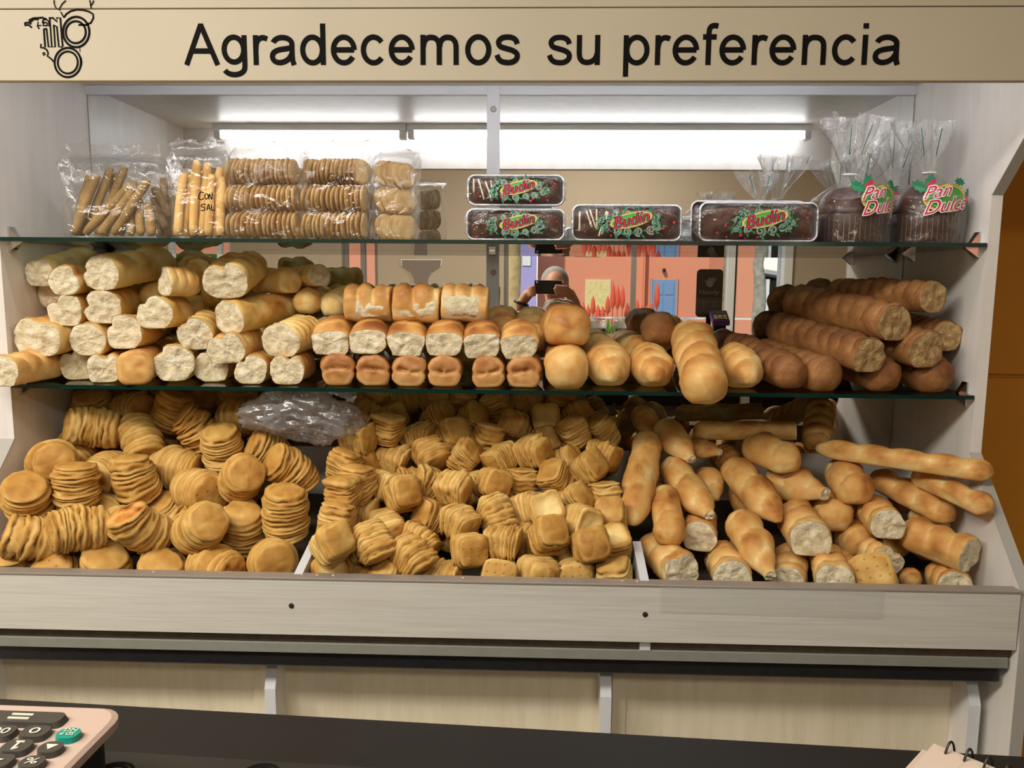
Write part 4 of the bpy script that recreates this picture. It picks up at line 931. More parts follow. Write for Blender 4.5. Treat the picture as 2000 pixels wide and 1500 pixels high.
bin_loaf((1371, 1042), (1372, 1000), 33, 'loaf with a shaded flat torn end behind the cut-tip loaf', df=.03, db=.14, **Cc)
bin_loaf((1332, 1108), (1270, 1050), 37, 'torn loaf end at the bin board next to the metal divider', df=.0, db=.12, notch=(1.9, .22, .35), **Cc)
bin_loaf((1430, 1120), (1405, 1070), 38, 'torn loaf end with a wide crumb face at the bin board', df=.0, db=.14, **Cc)
bin_loaf((1540, 1132), (1552, 1070), 35, 'torn loaf end mostly hidden behind the bin lip', df=.02, db=.14, **Cc)
bin_loaf((1626, 1118), (1600, 1070), 35, 'small loaf with an irregular torn hollow at the bin board', df=.0, db=.14, notch=(1.6, .25, .4), **Cc)
bin_loaf((1610, 1085), (1580, 1040), 32, 'whole loaf in the shadow under the broad torn loaf', df=.09, db=.16, front='round', rid=2, rdepth=.1)
bin_loaf((1680, 1062), (1650, 1020), 36, 'whole loaf in shadow behind the stray square biscuit', df=.09, db=.16, front='round', rid=3, rdepth=.1)
bin_loaf((1735, 1092), (1690, 1066), 32, 'ragged piece of torn crust behind the stray square biscuit', df=.04, db=.1, notch=(.9, .35, .4), **Cc)
bin_loaf((1868, 1142), (1830, 1108), 34, 'half loaf with a torn end low in the corner of the bin', df=.02, db=.12, **Cc)
bin_loaf((1784, 1136), (1770, 1110), 21, 'small whole roll deep in the corner of the bin', df=.06, db=.1, front='round', rid=2, rdepth=.1)
bin_loaf((1347, 896), (1285, 826), 30, 'loaf with a cut tip at the back beside the leaning loaf', db=.02, front='tip', rid=2, rdepth=.1)
bin_loaf((1405, 874), (1340, 862), 22, 'short loaf with a tiny cut tip at the back', db=.08, front='tip', rid=2, rdepth=.1)
bin_loaf((1552, 840), (1352, 842), 20, 'straight pale loaf lying along the mirror with a flat cut end', df=.0, db=.02, front='cut', rid=0, rdepth=.0, mat=M_crust)
bin_loaf((1590, 868), (1602, 782), 27, 'ridged loaf propped against the mirror', df=.05, db=.06, front='round', rid=5, rdepth=.16)
bin_loaf((1438, 905), (1400, 880), 26, 'ridged loaf half hidden under the oval roll', df=.08, db=.14, front='round', rid=5, rdepth=.12)
bin_loaf((1402, 968), (1385, 915), 28, 'knotted loaf end squeezed between two sloping loaves', df=.08, db=.12, front='nub', rid=2, rdepth=.16)
bin_loaf((1270, 830), (1250, 800), 26, 'round loaf end at the back near the square biscuits', df=.02, db=.05, front='round', rid=2, rdepth=.08)
for i, (fx_, fy_) in enumerate(((1320, 990), (1470, 985), (1560, 1010), (1750, 1070), (1830, 1075), (1470, 1090), (1660, 1120), (1800, 985))):
    bin_loaf((fx_, fy_), (fx_-25, fy_-40), 32, 'whole loaf buried low among the long loaves', df=.11, db=.17, front='round', rid=3, rdepth=.1)

# ------------------------------------------------------------------ loaves on the lower glass shelf
GS = 'torn white loaves on the lower shelf'
def sl_(f, b, r, label, **kw): 
    kw.setdefault('mat', M_crust); kw.setdefault('rid', 4); kw.setdefault('rdepth', .10); kw.setdefault('front', 'cut'); kw.setdefault('flat', .82)
    if f[1] > 640 and f[2] < 1.9: kw.setdefault('ymax', 1.955)
    return bl('white_loaf', f, b, r, label, GS, **kw)
T1, T2, T3, T4 = 1.80, 1.81, 1.825, 1.84
sl_((8, 722, 1.70), (98, 716, 1.90), 33, 'golden loaf lying crosswise at the bottom, torn end past the side panel', mat=M_crust2)
sl_((122, 719, T1+.02), (150, 700, 2.10), 34, 'loaf with a swirled torn end in the bottom row, beside the crosswise loaf', notch=(2.1, .3, .2))
sl_((190, 719, T1), (225, 698, 2.10), 31, 'bottom-row loaf with a deep notch, next to the swirled one', notch=(1.6, .42, .3))
sl_((264, 716, T1-.045), (270, 694, 2.05), 33, 'orange-brown loaf with an unbroken square end jutting over the shelf edge', front='box', mat=M_crust2, rid=2, sq=3.4, flat=1)
sl_((337, 707, T1-.01), (375, 690, 2.10), 38, 'loaf with a big spiral torn end next to the square-ended loaf', notch=(2.4, .22, .2))
sl_((407, 716, T1+.02), (450, 695, 2.10), 33, 'loaf with a shaded smooth torn end in the bottom row', notch=(.8, .3, .3))
sl_((488, 720, T1-.005), (540, 690, 2.08), 31, 'loaf with a ragged gap in its torn end in the bottom row', notch=(2.2, .35, .25), mat=M_crust2)
sl_((560, 725, T1-.01), (610, 695, 2.08), 34, 'loaf with a heart-shaped torn end at the end of the bottom row', notch=(1.5, .5, .32), mat=M_crust2)
sl_((70, 683, T2-.03), (95, 640, 2.0), 42, 'wide loaf with a ripped top crust above the crosswise loaf', asp=1.15, notch=(1.4, .28, .6))
sl_((36, 640, 1.93), (70, 625, 2.12), 30, 'browner whole loaf end against the side panel', front='round', mat=M_crust2)
sl_((162, 660, T2), (215, 636, 2.08), 34, 'loaf with a smooth oval torn end in the second row', mat=M_crust2)
sl_((245, 645, T2), (330, 634, 2.06), 35, 'loaf with a torn end and raised lip, above the square-ended loaf', mat=M_crust2, notch=(2.5, .25, .2))
sl_((380, 648, T2), (430, 612, 2.06), 34, 'loaf with a hollowed torn end above the spiral loaf', notch=(2.3, .25, .3))
sl_((434, 678, T2-.01), (520, 645, 2.04), 34, 'loaf with a crescent torn end lying over the bottom row', notch=(1.9, .45, .35), asp=1.12, mat=M_crust2)
sl_((548, 662, T2), (650, 628, 2.05), 36, 'pale loaf with a bumpy wrinkled top beside the rolls', rid=7, rdepth=.14, asp=1.15, base=.22)
sl_((115, 617, T3), (170, 590, 2.08), 34, 'loaf with a crescent torn end below the top row', notch=(2.2, .48, .4), mat=M_crust2)
sl_((196, 597, T3), (262, 575, 2.06), 35, 'loaf with a curled notch in its torn end, under the big top loaf', notch=(2.9, .32, .22))
sl_((297, 606, T3), (400, 595, 2.06), 34, 'pale loaf with folded crumb in its torn end, third row', notch=(2.2, .3, .3), asp=1.1)
sl_((450, 617, T3-.01), (600, 575, 2.06), 35, 'long smooth loaf slanting across the pile toward the mirror', rid=3, rdepth=.05)
sl_((74, 592, T4+.05), (120, 580, 2.1), 27, 'shaded loaf end behind the top row by the wall', mat=M_crust)
sl_((62, 538, T4), (165, 516, 2.06), 30, 'pale loaf with a flattened torn end at the top, beside the wall', notch=(1.7, .2, .5), base=.25)
sl_((116, 562, T4-.02), (185, 545, 2.05), 30, 'orange loaf with a jagged torn end below the pale top loaf', mat=M_crust2, notch=(.6, .3, .3))
sl_((198, 530, T4-.02), (330, 508, 2.10), 37, 'largest pale loaf on top of the pile with a full torn end', base=.28, rid=3, notch=(2.9, .14, .15))
sl_((322, 545, T4), (392, 548, 1.90), 31, 'short half loaf with a torn end and a brown round back', mat=M_crust2)
sl_((395, 532, 2.0), (360, 515, 2.12), 26, 'dim whole loaf behind the short half loaf', front='round')
sl_((445, 545, T4-.01), (500, 520, 2.0), 39, 'loaf torn open in a large heart shape on top of the pile', notch=(1.75, .42, .3), asp=1.15)
sl_((562, 540, 1.92), (480, 538, 2.02), 27, 'smooth pale loaf end lying crosswise near the mirror', front='box', rid=2)
sl_((622, 540, 1.94), (575, 548, 2.08), 23, 'greyish small loaf with a torn end at the end of the top row')
sl_((640, 596, 1.93), (700, 570, 2.10), 27, 'pale ridged loaf behind the row of rolls', front='round', rid=8, rdepth=.2, base=.2)
sl_((575, 592, 1.93), (610, 575, 2.1), 27, 'loaf end tucked under the small greyish loaf', front='round')
sl_((265, 578, 1.95), (290, 560, 2.1), 26, 'loaf hidden behind the third row, near the big top loaf', front='round')
# second-row fillers seen between the torn ends
for i, (a, b) in enumerate(((95, 700), (205, 685), (310, 670), (300, 655), (460, 655), (480, 690), (390, 590), (520, 640))):
    sl_((a, b, 1.97), (a+20, b-8, 2.13), 30, 'whole white loaf deep behind the torn ends', front='round')

# rolls
GR = 'soft rolls on the lower shelf'
def roll(f, b, r, label, **kw):
    kw.setdefault('mat', M_roll); kw.setdefault('flat', .75); kw.setdefault('sq', 2.7); kw.setdefault('rid', 3); kw.setdefault('rdepth', .1); kw.setdefault('twist', .5)
    return bl('bread_roll', f, b, r, label, GR, **kw)
ordn = ['first', 'second', 'third', 'fourth', 'fifth', 'sixth']
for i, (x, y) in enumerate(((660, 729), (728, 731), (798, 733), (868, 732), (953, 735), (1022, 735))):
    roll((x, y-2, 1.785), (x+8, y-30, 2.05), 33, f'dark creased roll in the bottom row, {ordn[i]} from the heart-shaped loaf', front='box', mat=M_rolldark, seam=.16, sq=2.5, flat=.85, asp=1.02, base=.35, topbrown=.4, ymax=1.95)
for i, (x, y) in enumerate(((646, 662), (718, 666), (792, 668), (868, 667), (942, 675), (1010, 673))):
    roll((x, y, 1.795), (x+26 if i < 4 else x+12, y-30, 2.06), 37, f'roll with a torn white front in the middle row, {ordn[i]} from the torn loaves', front='cut', base=.42, topbrown=.55, seed=40+i, dome=.55, sq=2.4, rdepth=.07, flat=.8, ymax=1.93 if i < 4 else 1.90)
def side_crumb(root, L, r, a0, a1, sd, y0=.12, y1=.9):
    """torn strip along the flank: a ragged crumb patch"""
    me = root.data; V = []; T = []; nx, na = 22, 8
    for i in range(nx+1):
        t = i/nx; up = a1+.35*noise.noise(Vector((t*5, sd, 0))); y = L*(y0+(y1-y0)*t)
        for j in range(na+1):
            a = a0+(up-a0)*j/na; c, s = math.cos(a), math.sin(a); sq = 2.6; rho = (abs(c)**sq+abs(s)**sq)**(-1/sq)
            e = math.sin(math.pi*min(1, max(0, t)))**.35*math.sin(math.pi*j/na)**.35; q = Vector((y*60, a*4, sd)); k = r*rho*(.93+.13*e)+.004*noise.noise(q)
            V.append((k*c, y, k*s)); T.append(.55+.4*noise.noise(q))
    m2 = mesh('crumb', V, [(i*(na+1)+j, i*(na+1)+j+1, (i+1)*(na+1)+j+1, (i+1)*(na+1)+j) for i in range(nx) for j in range(na)]); set_tone(m2, T); m2.materials.append(M_crumb)
    o = bpy.data.objects.new('crumb', m2); C.objects.link(o); o.parent = root; o['label'] = 'torn strip of white crumb'
for i, x in enumerate((725, 818, 908)):
    a = (x-45, 601, 1.875); b_ = (x+45, 601, 1.875)
    o = roll(a, b_, 36, ['wavy topped roll with a low torn strip, next to the ridged loaf', 'lumpy topped roll between two others on the top row', 'roll with a large torn side on the top row by the mirror post'][i], front='box', back='box', rid=(3, 2, 3)[i], rdepth=(.26, .3, .12)[i], twist=.9, sq=2.6, base=.42, topbrown=.4, flat=.95, seed=60+i)
    r_ = px_r(36, atY(*a)); L_ = (atY(*b_)-atY(*a)).length
    side_crumb(o, L_, r_, math.pi*2-.75, math.pi*2+(.12, .15, .5)[i], i*3.1, (.25, .18, .05)[i], (.97, .97, .94)[i])
for i, (x, y, Yd) in enumerate(((985, 646, 1.93), (1045, 656, 1.90), (1095, 642, 1.98), (1040, 632, 2.02), (985, 630, 2.05))):
    roll((x, y, Yd), (x-4, y-10, Yd+.10), 31, 'slashed golden roll behind the middle row near the mirror', front='round', rid=3, rdepth=.14, twist=1.0)
roll((1110, 665, 1.81), (1080, 650, 2.0), 43, 'big slashed roll end perched on the pointed loaf', front='round', rid=3, rdepth=.14, twist=1.1, asp=1.08)

GP = 'pointed loaves on the lower shelf'
def pl_(f, b, r, label, **kw):
    kw.setdefault('mat', M_crust2); kw.setdefault('rid', 5); kw.setdefault('rdepth', .13); kw.setdefault('twist', 2); kw.setdefault('front', 'nub'); kw.setdefault('flat', .85); kw.setdefault('base', .36)
    return bl('pointed_loaf', f, b, r, label, GP, **kw)
pl_((1108, 752, 1.752), (1100, 690, 2.08), 44, 'pointed loaf under the big slashed roll', front='round', ymax=1.955)
pl_((1196, 748, 1.752), (1180, 680, 2.08), 44, 'pointed loaf with a puckered tip next to the slashed roll', ymax=1.955)
pl_((1278, 748, 1.752), (1255, 682, 2.08), 43, 'pointed loaf with a round knot tip beside the overhanging loaf', ymax=1.955)
pl_((1380, 778, 1.655), (1345, 650, 1.99), 46, 'long pale loaf lying on top and jutting out over the shelf edge', rid=5, front='round', base=.32, flat=.95)
pl_((1474, 748, 1.755), (1430, 680, 2.08), 43, 'pale pointed loaf with a ridge, between overhanging loaf and brown loaves', ymax=1.955)
pl_((1180, 684, 1.98), (1170, 676, 2.12), 32, 'shaded loaf behind the puckered pointed loaf', front='round'); pl_((1250, 684, 1.97), (1240, 676, 2.12), 32, 'shaded loaf behind the knot-tipped pointed loaf', front='round')
pl_((1288, 650, 1.93), (1276, 647, 2.06), 35, 'dark round roll sitting up behind the pointed loaves', front='round', mat=M_brown, rid=2)
GW = 'brown wholemeal loaves on the lower shelf'
def wl_(f, b, r, label, **kw):
    kw.setdefault('mat', M_brown); kw.setdefault('cmat', M_crumbbrown); kw.setdefault('rid', 9); kw.setdefault('rdepth', .19); kw.setdefault('twist', .7); kw.setdefault('front', 'cut'); kw.setdefault('flat', .85); kw.setdefault('nu', 64); kw.setdefault('back', 'round')
    return bl('wholemeal_loaf', f, b, r, label, GW, **kw)
wl_((1550, 735, 1.765), (1425, 672, 2.11), 36, 'whole brown loaf on the glass next to the pale pointed loaf', front='round')
wl_((1638, 737, 1.765), (1500, 673, 2.11), 37, 'whole brown loaf on the glass between two others, below the cut one', front='round')
wl_((1742, 737, 1.765), (1580, 672, 2.11), 37, 'whole brown loaf on the glass under the two cut loaves', front='round')
wl_((1846, 737, 1.765), (1668, 670, 2.11), 38, 'whole brown loaf on the glass against the side panel', front='round')
wl_((1692, 699, 1.755), (1505, 637, 2.125), 36, 'brown loaf with a rough cut end at the outer edge of the second tier', )
wl_((1808, 684, 1.775), (1620, 632, 2.125), 38, 'brown loaf with a wide cut end in the middle of the second tier')
wl_((1866, 652, 1.83), (1720, 625, 2.125), 31, 'brown loaf with a round cut end close to the side panel')
wl_((1746, 630, 1.765), (1535, 592, 2.12), 39, 'brown loaf with a cut end lying on the second tier, long ridged back')
wl_((1824, 576, 1.80), (1625, 565, 2.10), 33, 'topmost brown loaf of the stack with a cut end')

# ------------------------------------------------------------------ settle the heaps: rigid bodies made of spheres, pushed apart until they only touch
from mathutils.bvhtree import BVHTree

def inside_spheres(meshes, key, n_max=46):
    """greedy packing of spheres inside closed shape -> (centres, radii) in local space"""
    if key in SPH: return SPH[key]
    v = []; f = []
    for me in meshes:
        o_ = len(v); v += [p.co.copy() for p in me.vertices]; f += [tuple(i+o_ for i in p.vertices) for p in me.polygons]
    t = BVHTree.FromPolygons(v, f); a = np.array(v); lo, hi = a.min(0), a.max(0)
    st_ = max(.006, ((hi-lo).prod()/1300)**(1/3)); cand = []
    for x in np.arange(lo[0]+st_/2, hi[0], st_):
        for y in np.arange(lo[1]+st_/2, hi[1], st_):
            for zz in np.arange(lo[2]+st_/2, hi[2], st_):
                p = Vector((x, y, zz)); ins = 0
                for d in (Vector((.31, .87, .38)), Vector((-.77, .2, .61)), Vector((.1, -.5, -.86))):
                    k = 0; q = p.copy()
                    for _ in range(12):
                        h = t.ray_cast(q, d)
                        if h[0] is None: break
                        k += 1; q = h[0]+d*1e-5
                    ins += k % 2
                if ins >= 2: cand.append((x, y, zz, t.find_nearest(p)[3]))
    cand = np.array(cand); k = int(cand[:, 3].argmax()); cs = [cand[k, :3]]; rs = [cand[k, 3]+.0015]; stick_out = np.full(len(cand), 9.)
    for _ in range(n_max-1):                 # next comes the inner sphere that reaches farthest out of those chosen
        stick_out = np.minimum(stick_out, np.linalg.norm(cand[:, :3]-cs[-1], axis=1)-rs[-1]+cand[:, 3]); sc = np.where(cand[:, 3] > .006, stick_out, -1); k = int(sc.argmax())
        if sc[k] < .0025: break
        cs.append(cand[k, :3]); rs.append(cand[k, 3]+.0015)
    SPH[key] = (np.array(cs), np.array(rs)); return SPH[key]
def settle(objs, wall, lat_cap, dep_cap, static=None, iters=220, rot_hold=.05, n_max=46, grav=.00012, fixed=()):
    Q = []; RA = []; BI = []; X0 = []; R0 = []
    for bi, o in enumerate(objs):
        mm = [o.data] if o.type == 'MESH' else [c.data for c in kids[o.name]]
        c, r = inside_spheres(mm, tuple(m.name for m in mm), n_max); s_ = np.array(o.scale)
        Q.append(c*s_); RA.append(r*s_.min()); BI += [bi]*len(r); X0.append(np.array(o.location)); R0.append(np.array(o.rotation_euler.to_matrix()))
    st_ = np.cumsum([0]+[len(r) for r in RA])[:-1]; cnt = np.array([len(r) for r in RA]); RA = np.concatenate(RA); BI = np.array(BI); X0 = np.array(X0); R0 = np.array(R0)
    cq = np.array([q.mean(0) for q in Q]); Qc = np.concatenate([q-q.mean(0) for q in Q]); q2 = np.add.reduceat((Qc**2).sum(1), st_)+1e-6
    Cn = X0+np.einsum('bij,bj->bi', R0, cq); C0 = Cn.copy(); R = R0.copy(); D = C0-np.array(CAM); D /= np.linalg.norm(D, axis=1)[:, None]
    bodyr = np.array([np.linalg.norm(Qc[a:a+n], axis=1).max()+RA[a:a+n].max() for a, n in zip(st_, cnt)]); lat_cap = np.broadcast_to(lat_cap, len(objs)); dep_cap = np.broadcast_to(dep_cap, len(objs))
    for it in range(iters):
        P = np.einsum('pij,pj->pi', R[BI], Qc)+Cn[BI]
        if it % 12 == 0:
            bd = np.linalg.norm(Cn[:, None]-Cn[None], axis=2) < bodyr[:, None]+bodyr[None]+.03; I, J = np.nonzero(np.triu(bd, 1)); pa = []; pb = []
            for i, j in zip(I, J):
                a = np.arange(st_[i], st_[i]+cnt[i]); b = np.arange(st_[j], st_[j]+cnt[j]); dd = np.linalg.norm(P[a][:, None]-P[b][None], axis=2)-RA[a][:, None]-RA[b][None]
                u, w = np.nonzero(dd < .02); pa.append(a[u]); pb.append(b[w])
            pa = np.concatenate(pa); pb = np.concatenate(pb)
        d = P[pa]-P[pb]; ln = np.linalg.norm(d, axis=1)+1e-9; ov = RA[pa]+RA[pb]-ln; k = ov > 0; mv = d[k]/ln[k][:, None]*(ov[k]*.5)[:, None]
        N = np.zeros_like(P); c_ = np.zeros(len(P)); np.add.at(N, pa[k], mv); np.add.at(N, pb[k], -mv); np.add.at(c_, pa[k], 1); np.add.at(c_, pb[k], 1)
        # a rigid body follows its few touching spheres: scale by the share that touches
        tc = np.add.reduceat((c_ > 0).astype(float), st_); gain = np.minimum(cnt/np.maximum(tc, 1), 4.0)
        P = P+N/np.maximum(c_, 1)[:, None]*gain[BI][:, None]*.8
        P[:, 2] -= grav
        if static is not None:
            for sc, sr in static:
                d = P-sc; ln = np.linalg.norm(d, axis=1)+1e-9; o_ = np.maximum(0, sr+RA-ln); P += d/ln[:, None]*o_[:, None]*gain[BI][:, None]*.6
        W = wall(P.copy(), RA); dW = W-P; tw = np.maximum(np.add.reduceat((np.abs(dW).sum(1) > 1e-9).astype(float), st_), 1); P = P+dW*np.minimum(cnt/tw, 4)[BI][:, None]
        Cn = np.add.reduceat(P, st_, axis=0)/cnt[:, None]; A = np.add.reduceat((P-Cn[BI])[:, :, None]*Qc[:, None, :], st_, axis=0)+rot_hold*q2[:, None, None]*R0
        U, _, Vt = np.linalg.svd(A); sg = np.sign(np.linalg.det(U@Vt)); U[:, :, 2] *= sg[:, None]; R = U@Vt
        e = Cn-C0; al = (e*D).sum(1); lat = e-D*al[:, None]; ln = np.linalg.norm(lat, axis=1)
        lat *= np.minimum(.985, lat_cap/np.maximum(ln, 1e-9))[:, None]; al = np.clip(al*.995, -dep_cap, dep_cap); Cn = C0+lat+D*al[:, None]
        for i in fixed: Cn[i] = C0[i]; R[i] = R0[i]
    for i, o in enumerate(objs):
        o.rotation_euler = Matrix(R[i].tolist()).to_euler(); o.location = Vector(Cn[i]-R[i]@cq[i])
kids = {}
for o in C.objects:
    if o.parent and o.type == 'MESH': kids.setdefault(o.parent.name, []).append(o)
def tops(*names): return [o for o in C.objects if o.parent is None and o.name.split('.')[0] in names]
def panel_front(zr): return np.where(zr > -.37, 1.762, 1.762-np.minimum(-.37-zr, .234)*.94)
def sides(x, y, zr, r):
    """keep out of the two side panels: sideways, or forward past their front edge if that is nearer"""
    pf = panel_front(zr); low = zr < -.60
    for s_, X in ((1, XR), (-1, XL)):
        dx = s_*(x-X)+r+.003; dy = y-(pf-r); hit = (dx > 0) & ((dy > 0) | low); fwd = hit & (dy < dx) & ~low
        y[:] = np.where(fwd, y-dy, y); x[:] = np.where(hit & ~fwd, x-s_*dx, x)
def wall_bin(P, r):
    x, y, zz = P.T; zr = zz-CZ
    y[:] = np.minimum(y, 2.144-r); y[:] = np.where(zr-r*.6 < -.604, np.maximum(y, 1.564+r), y)
    zz[:] = np.maximum(zz, CZ-.735+(y-1.551)*.222+r*1.025+.003)
    zz[:] = np.where(y > 1.752-r, np.minimum(zz, z(Z2)-.009-r), zz)
    sides(x, y, zr, r)
    top = np.interp(y, [1.552, 1.69, 1.72, 2.149], [-.603, -.567, -.64, -.57])
    for dx in DIV:
        low = zr-r*.8 < top; s_ = np.where(x < dx, -1, 1); x[:] = np.where(low & (np.abs(x-dx) < .012+r), dx+s_*(.012+r), x)
    return P
def wall_shelf(P, r):
    x, y, zz = P.T
    y[:] = np.minimum(y, 2.137-r); zz[:] = np.where(y > 1.752, np.maximum(zz, S2T+r+.001), zz); zz[:] = np.minimum(zz, z(Z1)-.005-r)
    sides(x, y, np.zeros_like(x), r); return P
cbag = atY(586, 806, 1.845)
bag_st = [(np.array(cbag+Vector((dx, 0, -.012-(.16*dx if dx > 0 else 0)))), rr_) for dx, rr_ in ((-.085, .034), (-.045, .046), (0, .050), (.045, .046), (.085, .034))]
bins = tops('round_biscuit', 'square_biscuit', 'long_loaf')
buried = ['buried' in o['label'] for o in bins]; capL = [.07 if b else .030 for b in buried]; capD = [.30 if b else .16 for b in buried]
settle(bins, wall_bin, np.array(capL), np.array(capD), bag_st, 380)
shelf_b = tops('white_loaf', 'bread_roll', 'pointed_loaf', 'wholemeal_loaf')
settle(shelf_b, wall_shelf, .030, .10, None, 260, rot_hold=.02, n_max=36)

# ------------------------------------------------------------------ bagged goods on the upper shelf
def bag_geo(x0, x1, y0, y1, z0, h, seed, flap=.05, amp=.0035, lean=0, n=72, m=26):
    V = []; F = []; cx, cy = (x0+x1)/2, (y0+y1)/2; hw, hd = (x1-x0)/2, (y1-y0)/2
    for i in range(m+1):
        t = i/m; zz = z0+.0015+(h+flap)*t; u = (h+flap)*t/h
        k = 1 if u < .96 else max(.04, 1-ss(.96, 1.16, u)); w = 1 if u < .98 else 1-.06*ss(.98, 1.1, u)+.08*ss(1.1, 1.35, u)
        kb = .985+.015*ss(0, .05, t)
        for j in range(n):
            a = 2*math.pi*j/n; c, s = math.cos(a), math.sin(a); q = (abs(c)**6+abs(s)**6)**(-1/6)
            X, Y = c*q*hw*w*kb, s*q*hd*k*kb
            q3 = Vector((X*16, Y*16, zz*16+seed*3)); d = amp*(noise.noise(q3)+.7*abs(noise.noise(q3*2.1))-.25)*(1 if t > .03 else .2)
            wob = .012*noise.noise(Vector((X*9, seed, 0)))*ss(.95, 1.3, u) if flap else 0
            V.append((cx+X+d*c+lean*ss(.8, 1.4, u)+.004*noise.noise(q3*.5), cy+Y+d*s+wob, zz-(.025*abs(noise.noise(Vector((X*14, seed, 1))))+.02*(noise.noise(Vector((X*40, seed, 5)))+.3)*(1 if t == 1 else 0))*ss(1.0, 1.3, u)))
    for i in range(m):
        for j in range(n): F.append((i*n+j, i*n+(j+1) % n, (i+1)*n+(j+1) % n, (i+1)*n+j))
    F.append(tuple(range(n))[::-1])
    return V, F
def bag_px(px0, px1, py_top, Y0, Y1, seed, label, flap=.05, ztop=None, lean=0, name='cellophane_bag'):
    a = atY(px0, 470, Y0); b = atY(px1, 470, Y0); tp = atY((px0+px1)/2, py_top, Y0).z; h = tp-S1T
    v, f = bag_geo(a.x, b.x, Y0, Y1, S1T, h, seed, flap, lean=lean)
    return tag(link(name, mesh(name, v, f), None, M_film), label, 'bag', 'clear bags on the upper shelf')
def catmull(P, n=6):
    P = [Vector(p) for p in P]; out = []
    for i in range(len(P)-1):
        a, b, c, d = P[max(i-1, 0)], P[i], P[i+1], P[min(i+2, len(P)-1)]
        for k in range(n):
            t = k/n; out.append(.5*((2*b)+(c-a)*t+(2*a-5*b+4*c-d)*t*t+(3*b-a-3*c+d)*t**3))
    out.append(P[-1]); return out
def stick(f, b, r, label, group, mat):
    A = atY(*f); B = atY(*b); stick.n += 1; sd = stick.n*1.7; N = 12; pts = []; rad = []
    if A.z < S1T+r*1.1 and f[1] > 430: A.z = S1T+r*1.02
    ax = B-A
    for i in range(N):
        t = i/(N-1); q = A+ax*t; q += Vector((noise.noise(Vector((t*2.5, sd, 0))), .5*noise.noise(Vector((t*2.5, sd, 4))), 0))*.004*min(1, i)
        pts.append(q-A); rad.append(r*(1+.12*noise.noise(Vector((t*6, sd, 2))))*(.7 if i in (0, N-1) else 1))
    v, fc = tube_geo(pts, rad, 12); me = mesh('breadstick', v, fc); SPH[(me.name,)] = (np.array([q[:] for q in pts]), np.array(rad)); set_tone(me, [.45+.3*noise.noise(Vector(p)*40+Vector((sd, 0, 0))) for p in v]); me.materials.append(mat)
    o = bpy.data.objects.new('breadstick', me); C.objects.link(o); o.location = A; return tag(o, label, 'breadstick', group)
stick.n = 0
GA = 'speckled bran sticks in a bag'
for i, (a, b, Yd) in enumerate((((128, 463), (174, 347), 1.83), ((146, 461), (190, 340), 1.815), ((168, 455), (217, 326), 1.835), ((190, 455), (245, 325), 1.845), ((167, 461), (259, 362), 1.79), ((196, 461), (264, 374), 1.79),
                                ((220, 462), (281, 347), 1.795), ((256, 463), (256, 385), 1.80), ((276, 463), (272, 378), 1.80), ((296, 463), (284, 398), 1.80), ((205, 458), (232, 335), 1.86), ((236, 460), (262, 352), 1.83), ((140, 462), (160, 372), 1.85))):
    stick((a[0], a[1], Yd), (b[0], b[1], Yd+.02), .0100, 'speckled bran breadstick in the bag beside the side panel' if i not in (4, 6) else ('bran breadstick slanting across the front of its bag' if i == 4 else 'bran breadstick leaning steeply to the side of its bag'), GA, M_stick)
for i, (a, b) in enumerate((((326, 440), (292, 378)), ((328, 422), (296, 372)), ((318, 462), (313, 345)), ((334, 462), (331, 356)), ((322, 462), (298, 395)))):
    stick((a[0], a[1], 1.95), (b[0], b[1], 1.96), .0100, 'dim bran breadstick in the shaded bag behind the others', GA, M_stick)
GPs = 'pale breadsticks in a bag'
for i, (a, b) in enumerate((((340, 464), (361, 338)), ((361, 464), (375, 341)), ((384, 464), (391, 313)), ((401, 464), (413, 317)), ((418, 464), (425, 340)), ((432, 464), (440, 326)), ((444, 464), (448, 345)), ((372, 464), (384, 335)))):
    a = (341+(a[0]-340)*.86, a[1]); b = (341+(b[0]-340)*.86, b[1])
    stick((a[0], a[1], 1.80+.012*(i % 2) if i < 7 else 1.85), (b[0], b[1], 1.815+.012*(i % 2) if i < 7 else 1.86), .0098, 'smooth pale breadstick in the bag marked CON SAL', GPs, M_stickpale)
S_A = [o for o in tops('breadstick')]
def wall_up(P, r):
    x, y, zz = P.T; zz[:] = np.maximum(zz, S1T+r+.002); y[:] = np.clip(y, LIM[2]+r, LIM[3]-r); x[:] = np.clip(x, LIM[0]+r, LIM[1]-r); return P
for gname, pxa, pxb, ya, yb in ((GA, 118, 313, 1.780, 1.888), (GA, 286, 342, 1.932, 1.984), (GPs, 334, 438, 1.787, 1.873)):
    sel = [o for o in S_A if o['group'] == gname and ((o.location.y > 1.92) == (ya > 1.9))]; LIM = (atY(pxa, 440, ya).x, atY(pxb, 440, ya).x, ya, yb)
    settle(sel, wall_up, .02, .05, None, 160, rot_hold=.02, n_max=24, grav=.00005)
bag_px(112, 318, 316, 1.772, 1.895, 1, 'clear bag of speckled bran breadsticks', .055, lean=-.03)
bag_px(281, 346, 338, 1.925, 1.99, 2, 'clear bag of bran sticks in the shade behind', .03)
b2 = bag_px(330, 442, 306, 1.780, 1.880, 3, 'clear bag of pale breadsticks with handwritten CON SAL', .05, lean=-.02)
def hand(strokes, px0, py0, sx, sy, Y, parent, w=.0022):
    for st_ in strokes:
        P2 = [atY(px0+x*sx, py0+y*sy, Y) for x, y in st_]; v, f = ribbon([(p.x, p.z) for p in catmull([(p.x, p.z, 0) for p in P2])] if False else [(q.x, q.y) for q in catmull([(p.x, p.z, 0) for p in P2])], w, Y)
        link('handwriting', mesh('handwriting', v, f, False), parent, M_ink)
